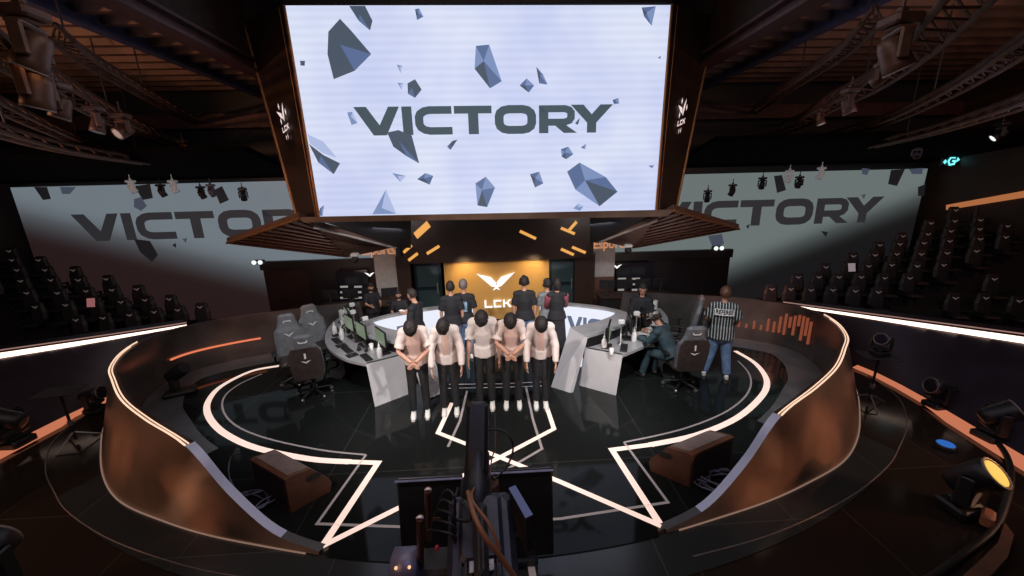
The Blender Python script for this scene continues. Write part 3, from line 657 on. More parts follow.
# ------------------------------------------------------------------ side LED walls
for nm, x0, x1, ytop, mtl in (('left', 10, 372, 187.5, 'led_left'), ('right', 616, 928, 168.5, 'led_right')):
    top = aty(x0 if nm == 'left' else x1, ytop, BY).z; xa = aty(x0, 187, BY).x; xb = aty(x1, 168 if nm == 'right' else 250, BY).x
    w = empty('led_video_wall', ((xa+xb)/2, BY, 0), 0, '%s side video wall reading VICTORY above the dark seats' % nm, 'video wall', 'side video walls')
    mb = MB(); mb.quad((xa, BY, .2), (xb, BY, .2), (xb, BY, top), (xa, BY, top)); mb.build('display', mtl, w)
    mb = MB()
    if nm == 'left':
        p0 = aty(70, 213.5, BY-.012); p1 = aty(217.5, 226, BY-.012); sx = (p1.x-p0.x)/4.47; hh = aty(150, 212.5, BY).z-aty(150, 239.5, BY).z; z0 = aty(150, 239.5, BY).z
    else:
        p1 = aty(879, 223.5, BY-.012); pm = aty(738, 226, BY-.012); sx = (p1.x-pm.x)/5.22; p0 = V3((pm.x-3.2*sx, 0, 0)); hh = aty(800, 198.7, BY).z-aty(800, 224.2, BY).z; z0 = aty(800, 224.2, BY).z
    victory(mb, lambda u, v: V3((p0.x+u*sx, BY-.012, z0+v*hh))); mb.build('lettering', 'letter_dim', w)
    S = {'left': [[(134, 186), (150, 184), (153, 198), (143, 200)], [(34, 187), (47, 187), (51, 199), (43, 200)], [(60, 187), (76, 187), (70, 194), (62, 194)], [(214, 190), (222, 186), (229, 200), (220, 204)], [(134, 199), (141, 197), (147, 206), (141, 211), (134, 207)], [(134, 239), (150, 241), (158, 255), (152, 262), (140, 252)], [(182, 239), (187, 238), (186, 243)], [(172, 245), (176, 243), (176, 248)], [(238, 187), (246, 187), (247, 197), (240, 198)]],
         'right': [[(774, 176), (782, 175), (786, 190), (777, 193)], [(891, 170), (905, 169), (897, 186), (888, 184)], [(909, 169), (923, 168), (922, 174), (912, 174)], [(918, 187), (926, 184), (924, 196), (918, 196)], [(708, 236), (722, 234), (724, 244), (713, 248)], [(821, 231), (828, 232), (826, 237)], [(861, 195), (866, 194), (864, 199)], [(746, 226), (750, 224), (748, 229)], [(862, 168), (870, 169), (867, 175), (862, 174)]]}[nm]
    for i, P in enumerate(S):
        mb = MB(); mb.add([aty(x, y, BY-.02) for x, y in P], [tuple(range(len(P)))]); mb.build('shard_graphic', ['shard_dim', 'shard_black'][i % 2 if i > 1 else 1], w)
#SECTION3
# ================================================================== RING TABLE (LED-lined)
rt_out = [at(x, y, 1.0) for x, y in [(582, 337), (601, 331), (617, 326), (626, 320), (628, 314)]] + [V3((2.55, 8.22, 1)), V3((1.78, 8.68, 1)), V3((.95, 8.93, 1)), V3((0, 9.0, 1))]
rt_in = [at(x, y, 1.0) for x, y in [(567, 327.5), (590, 322.5), (604, 318), (611, 314.5), (612, 311)]] + [V3((2.35, 8.2, 1)), V3((1.7, 8.55, 1)), V3((.9, 8.8, 1)), V3((0, 8.87, 1))]
def mirr(P): return [V3((-p.x, p.y, p.z)) for p in P]
CX = .06
def full(P): r_ = crom(P, 5); return [p+V3((CX, 0, 0)) for p in r_ + list(reversed(mirr(r_)))[1:]]
O_, I_ = full(rt_out), full(rt_in)
dz = V3((0, 0, -.05))
def shrink(P, Q, f): return [p+(q-p)*f for p, q in zip(P, Q)]
iR = min(i for i in range(len(O_)) if O_[i].x < 1.12); iL = max(i for i in range(len(O_)) if O_[i].x > -.62)
for s, sl, nm in ((1, slice(0, iR), 'right'), (-1, slice(iL, len(O_)), 'left')):
    O, I = O_[sl], I_[sl]; c = sum(O+I, V3())/(2*len(O)); c.z = 0
    tb = empty('curved_table', c, 0, 'curved high grey table lined with white light, %s half of the broken ring' % nm, 'table', 'curved tables forming the ring')
    mb = MB(); mb.strip2(O, I); mb.strip2(O, [p+dz for p in O]); mb.strip2(I, [p+dz for p in I]); mb.strip2([p+dz for p in O], [p+dz for p in I])
    for e in (0, -1): mb.quad(O[e], I[e], I[e]+dz, O[e]+dz)
    mb.build('tabletop', 'grey_top', tb)
    Oi, Ii = shrink(O, I, .12), shrink(I, O, .04)
    mb = MB(); mb.strip2([V3((p.x, p.y, .95)) for p in Oi], [V3((p.x, p.y, 0)) for p in Oi])
    e = -1 if s > 0 else 0
    mb.quad(V3((Oi[e].x, Oi[e].y, .95)), V3((Ii[e].x, Ii[e].y, .95)), V3((Ii[e].x, Ii[e].y, 0)), V3((Oi[e].x, Oi[e].y, 0))); mb.build('outer_skirt', 'black', tb)
    mb = MB(); mb.strip2([V3((p.x, p.y, .95)) for p in Ii], [V3((p.x, p.y, .10)) for p in Ii]); led = mb.build('led_lining', 'white_led', tb)
    P = [at(567, 327.5, 1.0), at(582, 337, 1.0), at(567, 393), at(548, 387)]
    P = [V3((s*p.x+CX, p.y, p.z)) for p in P]
    n = (P[1]-P[0]).cross(P[2]-P[0]).normalized()*.06
    mb = MB(); mb.prism(P, n); mb.build('end_panel', 'grey_panel', tb)
    cum = [0]
    for i in range(1, len(Ii)): cum.append(cum[-1]+(Ii[i]-Ii[i-1]).length)
    cen = V3((CX, 7.8, 0))
    def along(s_):
        s_ = max(0, min(cum[-1]-1e-6, s_))
        for i in range(1, len(cum)):
            if cum[i] >= s_: f = (s_-cum[i-1])/(cum[i]-cum[i-1]); return Ii[i-1]+(Ii[i]-Ii[i-1])*f
    def onled(u, v, s0, k):
        p = along(s0-u*k); q = (cen-p); q.z = 0; q.normalize(); return V3((p.x, p.y, .30+v*.42))+q*.015
    x0 = 1.83 if s > 0 else -1.95
    best = min(range(len(Ii)), key=lambda i: abs(Ii[i].x-x0)+(0 if Ii[i].y > 7.9 else 9)); s0 = cum[best]
    mb = MB()
    if s > 0: victory(mb, lambda u, v: onled(u, v, s0, .26), 'VIC')
    else: victory(mb, lambda u, v: onled(u-7.2, v, s0, .26), 'RY')
    mb.build('lettering', 'light_grey_led', led)

# ================================================================== GAMING DESKS
def desk(side):
    s = 1 if side == 'right' else -1
    if s > 0:
        outer = [(622.7, 355), (645, 345.5), (662, 335.5), (668, 326), (667, 316), (660, 308)]; inn_ = [(585.5, 348), (603, 343), (621, 335), (632, 326), (634, 316), (630, 309)]
        pan = [(585.5, 348), (622.7, 355), (616, 395.6), (579.5, 385.5)]
    else:
        outer = [(366, 364), (345, 359), (330, 350), (325, 340), (328, 328), (338, 318)]; inn_ = [(408, 353.6), (388, 346), (371, 339), (361, 331), (361, 323), (366, 317)]
        pan = [(408, 353.6), (366, 364), (375, 407), (409, 394)]
    zt = .75
    O = crom([at(x, y, zt) for x, y in outer], 5); I = crom([at(x, y, zt) for x, y in inn_], 5)
    c = sum(O+I, V3())/(len(O)*2); c.z = 0
    t = empty('gaming_desk', c, 0, 'curved grey player desk with folded end panel on the %s of the bowing players' % side, 'desk', 'curved player desks')
    d = V3((0, 0, -.05)); mb = MB(); mb.strip2(O, I); mb.strip2([p+d for p in O], [p+d for p in I]); mb.strip2(O, [p+d for p in O]); mb.strip2(I, [p+d for p in I]); mb.strip2([O[-1], I[-1]], [O[-1]+d, I[-1]+d]); mb.strip2([O[0], I[0]], [O[0]+d, I[0]+d]); mb.build('desktop', 'grey_top', t)
    P = [at(pan[0][0], pan[0][1], zt), at(pan[1][0], pan[1][1], zt), at(*pan[2]), at(*pan[3])]
    n = V3((0, .06, 0)); mb = MB(); mb.prism(P, n); mb.build('end_panel', 'grey_panel', t)
    J = shrink(I, O, .15); mb = MB(); mb.strip2([V3((p.x, p.y, .7)) for p in J], [V3((p.x, p.y, 0)) for p in J]); mb.build('modesty_panel', 'black', t)
    L = MB(); q = O[-1]+(I[-1]-O[-1])*.5; L.prism([V3((O[-1].x, O[-1].y, 0)), V3((I[-1].x, I[-1].y, 0)), I[-1]+d, O[-1]+d], (0, -.05, 0)); L.build('end_leg', 'black', t)
    return t, O, I
dR, dRO, dRI = desk('right'); dL, dLO, dLI = desk('left')

def make_monitor():
    t = empty('monitor', (0, 0, 0)); zr_ = rz(0)
    mb = MB(); mb.rbox((0, 0, .33), (.50, .035, .30), .012); mb.build('housing', 'black', t)
    mb = MB(); mb.quad((-.235, -.019, .195), (.235, -.019, .195), (.235, -.019, .465), (-.235, -.019, .465)); mb.build('screen', 'screen_face', t)
    mb = MB(); mb.rbox((0, .045, .2), (.06, .04, .34), .01); mb.build('stand_neck', 'dark', t)
    mb = MB(); mb.rbox((0, .03, .012), (.26, .18, .02), .008); mb.build('stand_foot', 'dark', t); return t
def make_keyboard():
    t = empty('keyboard', (0, 0, 0)); mb = MB(); mb.rbox((0, 0, .012), (.36, .13, .022), .006); mb.build('case', 'black', t)
    mb = MB()
    for r_ in range(4):
        for k_ in range(11): mb.box((-.155+k_*.031, -.042+r_*.028, .027), (.025, .022, .008))
    mb.build('keys', 'dark', t); return t
def make_bottle(h=.26):
    t = empty('spray_bottle', (0, 0, 0)); mb = MB(); mb.lathe([(.045, 0), (.05, .01), (.05, h*.55), (.036, h*.68), (.016, h*.76), (.016, h*.84)], n=14); mb.build('body', 'white', t)
    mb = MB(); mb.lathe([(.02, h*.82), (.022, h*.9), (.008, h*.92), (.006, h*1.1)], n=10); mb.build('cap', 'white_shoe', t); return t
def make_headset():
    t = empty('headset', (0, 0, 0)); mb = MB(); mb.tube([(.09*math.cos(a), 0, .09+.1*math.sin(a)) for a in [i*PI/10 for i in range(11)]], .014, 8); mb.build('headband', 'black', t)
    for s in (-1, 1): m2 = MB(); m2.lathe([(.03, -.02), (.045, -.01), (.045, .015), (.025, .025)], (s*.085, 0, .06), 12, Matrix.Rotation(PI/2, 3, 'Y')); m2.build('ear_cup', 'black', t)
    return t
def make_tower():
    t = empty('mini_computer', (0, 0, 0)); mb = MB(); mb.rbox((0, 0, .11), (.11, .26, .22), .012); mb.build('case', 'dark', t)
    mb = MB(); mb.box((0, -.132, .16), (.07, .005, .06)); mb.box((0, -.132, .06), (.08, .005, .05)); mb.build('front_grille', 'metal', t); return t
protos = {}
K['tier'] = mat('tier_dark', (.012, .009, .009), .8, noise=.3)
def put(kind, loc, rot, label, cat, group=None, scale=1):
    if kind not in protos: o = protos[kind] = globals()['make_'+kind]()
    else: o = copy_tree(protos[kind])
    if group is None and 'group' in o: del o['group']
    o.location = loc; o.rotation_euler = (0, 0, rot); o.scale = (scale,)*3; tag(o, label, cat, group); return o
ords = ['nearest the end panel', 'second from the end panel', 'in the middle of the desk', 'fourth from the end panel', 'at the far rear end of the desk']
for side, O, I, s in (('left', dLO, dLI, -1), ('right', dRO, dRI, 1)):
    n = len(O)
    for k in range(5):
        i = int(3+k*(n-6)/4); o, q = O[i], I[i]; d = (o-q); d.z = 0; dn_ = d.normalized(); a = math.atan2(dn_.x, -dn_.y)
        m_ = q+(o-q)*.34; m_.z = .75; put('monitor', m_, a, 'black monitor on the %s player desk, %s' % (side, ords[k]), 'monitor', 'monitors on the player desks')
        kb = q+(o-q)*.72; kb.z = .75; put('keyboard', kb, a, 'black keyboard on the %s player desk, %s' % (side, ords[k]), 'keyboard', 'keyboards on the player desks')
        if k in (1, 3): h_ = q+(o-q)*.5+V3((-dn_.y, dn_.x, 0))*.30; h_.z = .75; put('headset', h_, a+.5, 'black headset on the %s player desk, %s' % (side, ords[k]), 'headset', 'headsets on the player desks')
        if k in (2, 4): h_ = q+(o-q)*.25+V3((-dn_.y, dn_.x, 0))*.33; h_.z = .75; put('tower', h_, a, 'dark mini computer on the %s player desk, %s' % (side, ords[k]), 'computer', 'computers on the player desks')
for x, y, lb in ((380, 357, 'white bottle on the left desk corner by its end panel'), (342, 339, 'white bottle among the gear halfway along the left desk'), (335, 334, 'white bottle farthest along the left desk'), (604, 348, 'white bottle on the right desk corner by its end panel'), (634, 341, 'white bottle halfway along the right desk')):
    put('bottle', at(x, y, .75), 0, lb, 'bottle', 'white bottles on the player desks')
def make_mouse():
    t = empty('mouse', (0, 0, 0)); mb = MB(); mb.ell((0, 0, .012), (.03, .055, .022)); mb.build('shell', 'black', t); mb = MB(); mb.rbox((0, 0, .002), (.2, .2, .004), .002); mb.build('pad', 'dark', t); return t
def make_cup():
    t = empty('paper_cup', (0, 0, 0)); mb = MB(); mb.lathe([(.03, 0), (.042, .11), (.036, .11), (.03, .1)], n=14); mb.build('cup', 'white', t)
    mb = MB(); mb.lathe([(.044, .108), (.044, .116), (.03, .122)], n=14); mb.build('lid', 'white_shoe', t); return t
def make_desk_camera():
    t = empty('desk_camera', (0, 0, 0)); mb = MB(); mb.lathe([(.06, 0), (.06, .015), (.012, .02), (.012, .40)], n=10); mb.build('stand', 'metal', t)
    mb = MB(); mb.rbox((0, 0, .45), (.07, .12, .09), .015); mb.build('body', 'lamp_body', t); mb = MB(); mb.lathe([(.03, -.02), (.034, .03), (.02, .035)], (0, .08, .45), 12, Matrix.Rotation(-PI/2, 3, 'X')); mb.build('lens', 'black', t); return t
def make_case():
    t = empty('equipment_case', (0, 0, 0)); mb = MB(); mb.rbox((0, 0, .15), (.3, .22, .3), .02); mb.build('case', 'lamp_body', t); mb = MB(); mb.tube([(-.08, 0, .3), (-.07, 0, .34), (.07, 0, .34), (.08, 0, .3)], .01, 7); mb.build('handle', 'black', t)
    mb = MB()
    for s in (-1, 1): mb.box((s*.1, -.112, .2), (.04, .01, .05))
    mb.build('latches', 'metal', t); return t
for side, O, I, s in (('left', dLO, dLI, -1), ('right', dRO, dRI, 1)):
    n = len(O)
    for k in range(5):
        i = int(3+k*(n-6)/4); o, q = O[i], I[i]; d = (o-q); d.z = 0; L_ = d.length; dn_ = d.normalized(); a = math.atan2(dn_.x, -dn_.y); sd = V3((-dn_.y, dn_.x, 0))
        m_ = q+(o-q)*.74+sd*(.30 if s < 0 else -.30); m_.z = .75
        if 0 < k < 4: put('mouse', m_, a, 'dark mouse on its pad on the %s player desk, %s' % (side, ords[k]), 'mouse', 'mice on the player desks')
        if k in (1, 2, 3): m_ = q+(o-q)*.10-sd*.28; m_.z = .75; put('desk_camera', m_, a+PI, 'small pale camera on the %s player desk, %s' % (side, ords[k]), 'camera', 'player cameras on the desks')
        if k in (0, 2, 3): m_ = q+(o-q)*.45-sd*.33; m_.z = .75; put('cup', m_, a, 'white lidded paper cup on the %s player desk, %s' % (side, ords[k]), 'cup', 'paper cups on the player desks')
p = dLI[-4]+(dLO[-4]-dLI[-4])*.5; p.z = .75; put('case', p, .6, 'pale equipment case near the rear end of the left player desk', 'case')
p = dRI[-4]+(dRO[-4]-dRI[-4])*.55; p.z = .75; put('case', p, -.5, 'pale equipment case near the rear end of the right player desk', 'case')
# items the seated player has in front
def simple(name, mb, m, loc, label, cat, group=None): o = mb.build(name, m, None, loc=loc); return tag(o, label, cat, group)
c = at(652, 322, .75); mb = MB(); mb.rbox(c+V3((0, 0, .07)), (.16, .1, .14), .02); simple('tissue_box', mb, 'red', c, 'small red box on the right desk before the seated player', 'box')
for x, y, lb in ((641, 334, 'loose white paper sheet on the right desk, nearer the bottle'), (652, 327, 'loose white paper sheet on the right desk by the seated player')):
    c = at(x, y, .755); mb = MB(); mb.box(c+V3((0, 0, .004)), (.3, .2, .006), rz(.5)); simple('paper_sheet', mb, 'white', c, lb, 'paper')

# rear production desks with monitors
for s, nm, x0, x1, y in ((-1, 'left', 322, 400, 304), (1, 'right', 598, 668, 299)):
    a = at(x0, y, .78); b = at(x1, y, .78); Y = 9.95; a = aty(x0, y, Y); b = aty(x1, y, Y)
    t = empty('production_desk', ((a.x+b.x)/2, Y, 0), 0, 'long dark production desk before the %s booth' % nm, 'desk')
    mb = MB(); mb.rbox(((a.x+b.x)/2, Y, .78), (b.x-a.x, .6, .05), .01); mb.build('desktop', 'dark_brown', t)
    mb = MB(); mb.box(((a.x+b.x)/2, Y-.25, .38), (b.x-a.x-.1, .04, .74)); mb.build('front_panel', 'black', t)
    for xx in (a.x+.05, b.x-.05): mb = MB(); mb.box((xx, Y, .38), (.05, .5, .75)); mb.build('leg', 'black', t)
    for k in range(4):
        x = a.x+.25+k*(b.x-a.x-.5)/3; put('monitor', (x, Y+.02, .806), PI+.15*(k-1.5), 'dark monitor on the %s production desk, %s' % (nm, ['outermost of four', 'second of four', 'third of four', 'last of four towards the right'][k] if s < 0 else ['first of four from the pillar', 'second of four', 'third of four', 'last of four at the outer end'][k]), 'monitor', 'monitors on the rear desks', .85)

# ================================================================== GAMING CHAIRS
def make_gaming_chair():
    t = empty('gaming_chair', (0, 0, 0))
    mb = MB(); mb.rbox((0, .02, .47), (.50, .50, .11), .035); mb.build('seat', 'chair_back', t)
    # back: tapered shell leaning back (the chair faces +Y)
    def ring(z, w, d, y): return [V3((w*x, y+d*q, z)) for x, q in ((-1, -.3), (-.75, -1), (.75, -1), (1, -.3), (1, .6), (.8, 1), (-.8, 1), (-1, .6))]
    mb = MB(); mb.loft([ring(.44, .20, .05, -.23), ring(.52, .25, .07, -.25), ring(.80, .265, .075, -.30), ring(1.0, .255, .07, -.34), ring(1.08, .20, .06, -.36), ring(1.16, .165, .055, -.375), ring(1.29, .15, .05, -.395), ring(1.33, .11, .03, -.40)], True, False); bk = mb.build('backrest', 'chair_grey', t)
    mb = MB(); mb.loft([[V3((w*x, yb+y, z)) for x, y in ((-1, 0), (-.8, -.015), (.8, -.015), (1, 0))] for w, z, yb in ((.235, .47, -.325), (.262, .8, -.382), (.255, 1.0, -.418), (.20, 1.10, -.434))], False, False, False); 
    mb.build('back_panel', 'chair_back', bk)
    mb = MB(); wings(mb, lambda u, v: V3((u*.06, -.228, .90+v*.06))); mb.build('front_logo', 'white', bk)
    mb = MB(); stroke(mb, [(-.07, .0), (-.05, .03), (.05, .03), (.07, 0)], .024, lambda u, v: V3((u, -.308, 1.17+v))); mb.build('front_mark', 'white', bk)
    mb = MB(); wings(mb, lambda u, v: V3((-u*.05, -.405-(.02), .82+v*.032))); mb.build('back_logo', 'white', bk)
    mb = MB(); poly(mb, [(-.014, 0), (.014, 0), (.014, .10), (-.014, .10)], lambda u, v: V3((u, -.435, .90+v))); mb.build('back_mark', 'white', bk)
    mb = MB(); stroke(mb, [(-.07, .03), (-.05, 0), (.05, 0), (.07, .03)], .022, lambda u, v: V3((u, -.447, 1.2+v))); mb.build('headrest_mark', 'white', bk)
    for s in (-1, 1):
        mb = MB(); mb.ell((s*.19, -.30, .50), (.035, .03, .035)); mb.build('hinge_cap', 'white', t)
        mb = MB(); mb.tube([(s*.27, .0, .45), (s*.31, .0, .52), (s*.31, .0, .68)], .022, 8); mb.rbox((s*.31, .04, .69), (.09, .28, .035), .015); mb.build('armrest', 'black', t)
    mb = MB(); mb.lathe([(.03, .1), (.03, .25), (.022, .26), (.022, .38), (.1, .4), (.1, .42)], n=14); mb.build('gas_column', 'black', t)
    mb = MB()
    for k in range(5): a = k*2*PI/5+.3; mb.tube([(.03*math.cos(a), .03*math.sin(a), .12), (.3*math.cos(a), .3*math.sin(a), .075)], [.03, .02], 8)
    mb.build('star_base', 'black', t)
    for k in range(5): a = k*2*PI/5+.3; m2 = MB(); m2.lathe([(.028, -.02), (.033, -.012), (.033, .012), (.028, .02)], (.3*math.cos(a), .3*math.sin(a), .034), 12, rz(a) @ Matrix.Rotation(PI/2, 3, 'X')); m2.build('caster', 'metal', t)
    return t
G = 'gaming chairs at the player desks'
for px, r_, lb in (((315, 394), .36, 'dark backed gaming chair nearest the camera at the left desk'), ((298, 381), PI+.55, 'grey gaming chair facing the camera behind the nearest left chair'), ((323, 366), PI+.75, 'grey gaming chair farthest along the left desk'),
                   ((680, 386), -.05, 'dark brown gaming chair holding the seated player at the right desk'), ((688, 361), .85, 'grey gaming chair behind the seated player, second along the right desk'), ((677, 351), 1.15, 'grey gaming chair farthest along the right desk')):
    put('gaming_chair', at(*px), r_, lb, 'chair', G, 1.0)

# ================================================================== SPECTATOR SEATS
def make_spectator_seat():
    t = empty('spectator_seat', (0, 0, 0))
    mb = MB(); mb.rbox((0, .0, .26), (.30, .30, .07), .03); mb.build('seat_cushion', 'seat', t)
    def ring(z, w, d, y): return [V3((w*x, y+d*q, z)) for x, q in ((-1, -.2), (-.7, -1), (.7, -1), (1, -.2), (1, .6), (.8, 1), (-.8, 1), (-1, .6))]
    mb = MB(); mb.loft([ring(.22, .13, .03, .15), ring(.32, .155, .045, .165), ring(.52, .16, .045, .19), ring(.60, .13, .04, .20), ring(.70, .12, .036, .212), ring(.735, .09, .02, .215)], True, False); bk = mb.build('backrest', 'seat', t)
    mb = MB(); wings(mb, lambda u, v: V3((u*.042, .140, .615+v*.042))); mb.build('emblem', 'seat_logo', bk)
    for s in (-1, 1): mb = MB(); mb.rbox((s*.175, .02, .34), (.03, .24, .04), .012); mb.box((s*.175, .1, .22), (.025, .05, .24)); mb.build('armrest', 'black', t)
    mb = MB(); mb.box((0, .04, .12), (.1, .12, .24)); mb.build('pedestal', 'dark', t); return t
LR = [[(76, 321), (103, 319), (130, 316), (154, 313), (178, 311), (200, 308)], [(35, 308), (66, 306), (93, 303), (121, 303), (145, 301), (169, 300)], [(27, 294), (58, 294), (86, 292), (112, 291), (137, 290)], [(-8, 284), (21, 282), (51, 281), (79, 281), (106, 280)], [(-12, 272), (17, 271), (45, 271), (73, 271)], [(12, 261), (39, 261)], [(9, 252)]]
RR = [[(772, 290), (791, 290), (811, 291), (833, 291), (855, 292), (878, 293), (955, 299), (986, 299), (1019, 302)], [(798, 278), (819, 278), (839, 278), (861, 278), (885, 279), (910, 279), (994, 280)], [(826, 268), (850, 267), (869, 267), (892, 266), (917, 267), (944, 266)], [(853, 257), (875, 256), (897, 255), (921, 255), (947, 254), (976, 252)], [(880, 246), (900, 245), (924, 244), (950, 242), (980, 240), (1006, 238)], [(903, 237), (928, 235), (951, 232), (980, 230), (1008, 227)], [(931, 224), (955, 222), (980, 221), (1008, 218)], [(956, 211), (983, 208), (1009, 206)]]
rown = ['front', 'second', 'third', 'fourth', 'fifth', 'sixth', 'seventh', 'eighth']; nth = ['first', 'second', 'third', 'fourth', 'fifth', 'sixth', 'seventh', 'eighth', 'ninth', 'tenth']
def seatpt(x, y, Pp, n): D = ray(x, y); return CAM + D*((Pp-CAM).dot(n)/D.dot(n))
for side, rows, P0, nrm in (('left', LR, V3((-8.2, 8.6, 0)), V3((-.12, .993, 0))), ('right', RR, V3((8.6, 8.02, 0)), V3((.23, .973, 0)))):
    d = V3((nrm.y, -nrm.x, 0)); face = math.atan2(-nrm.x, nrm.y)
    for k, row in enumerate(rows):
        P = [seatpt(x, y, P0+nrm*(.42*k), nrm) for x, y in row]
        for j, p in enumerate(P):
            jj = (len(P)-1-j) if side == 'left' else j
            o = put('spectator_seat', (p.x-nrm.x*.145, p.y-nrm.y*.145, p.z-.62), face+random.uniform(-.06, .06), 'dark seat with pale emblem, %s row of the %s stand, %s from the stage end' % (rown[k], side, nth[jj]), 'seat', 'dark spectator seats in the %s stand' % side)
        Z = [p-V3((0, 0, .615)) for p in P]; sl = (Z[-1].z-Z[0].z)/max(.3, (Z[-1]-Z[0]).dot(d)) if len(Z) > 1 else 0
        e0, e1 = (.45, .14) if side == 'left' else (.14, .45); Z = [Z[0]-d*e0-V3((0, 0, sl*e0))]+Z+[Z[-1]+d*e1+V3((0, 0, sl*e1))]
        f0 = -.44 if k else -.34
        A = [p+nrm*f0 for p in Z]; Bk = [p+nrm*(.14 if k < len(rows)-1 else .7) for p in Z]
        for q in Bk: q.y = min(q.y, BY-.04)
        mb = MB(); mb.strip2(A, Bk); gr = [V3((q.x, q.y, -.01)) for q in A]; g2 = [V3((q.x, q.y, -.01)) for q in Bk]
        mb.strip2(A, gr); mb.strip2(Bk, g2); mb.quad(A[0], Bk[0], g2[0], gr[0]); mb.quad(A[-1], Bk[-1], g2[-1], gr[-1])
        struct('floor_tier_%s_%d' % (side, k+1), mb, 'tier', 'dark step carrying the %s row of the %s stand' % (rown[k], side), 'seating step')
K['card'] = K['white_card']
for c, m, lb in ((seatpt(93, 302, V3((-8.2, 8.54+.42, 0)), V3((-.12, .993, 0))), 'pink_card', 'pink card lying against a seat in the left stand'), (seatpt(850, 267, V3((8.6, 7.96+.84, 0)), V3((.23, .973, 0))), 'white_card', 'white card lying against a seat in the right stand')):
    mb = MB(); c = c+V3((0, -.05, 0)); mb.box(c, (.17, .012, .2), Matrix.Rotation(-.25, 3, 'X')); simple('seat_card', mb, m, c, lb, 'card')
#SECTION4
# ================================================================== PEOPLE
def remesh(mb, vox, name, smooth=2):
    me = mb.mesh('tmp'); o = bpy.data.objects.new('tmp', me); C.objects.link(o)
    m = o.modifiers.new('r', 'REMESH'); m.mode = 'VOXEL'; m.voxel_size = vox; m.use_smooth_shade = True
    m2 = o.modifiers.new('s', 'SMOOTH'); m2.factor = .5; m2.iterations = smooth
    bpy.context.view_layer.update(); dg = bpy.context.evaluated_depsgraph_get()
    r_ = bpy.data.meshes.new_from_object(o.evaluated_get(dg)); r_.name = name
    bpy.data.objects.remove(o); bpy.data.meshes.remove(me); return r_
def obj(name, me, m, parent):
    me.materials.clear(); me.materials.append(K[m]); o = bpy.data.objects.new(name, me); C.objects.link(o); o.parent = parent; return o
def hand(mb, w, d, n, s):
    # w wrist, d direction of the palm, n palm normal, s side
    d = d.normalized(); n = (n-d*n.dot(d)).normalized(); x = d.cross(n)
    F = frame(x, d, n); mb.rbox(w+d*.05, (.078, .09, .028), .011, F)
    for k, L in enumerate((.066, .076, .071, .056)):
        b = w+d*.088+x*((k-1.5)*.0195); p1 = b+d*L*.5+n*.006; p2 = b+d*L*.85+n*.024
        mb.tube([b-d*.02, b, p1, p2], [.009, .0092, .0085, .007], 6, round_caps=True)
    t0 = w+d*.02+x*.03*s; mb.tube([t0, t0+d*.03+x*.028*s+n*.01, t0+d*.062+x*.034*s+n*.02], [.012, .011, .008], 6, round_caps=True)
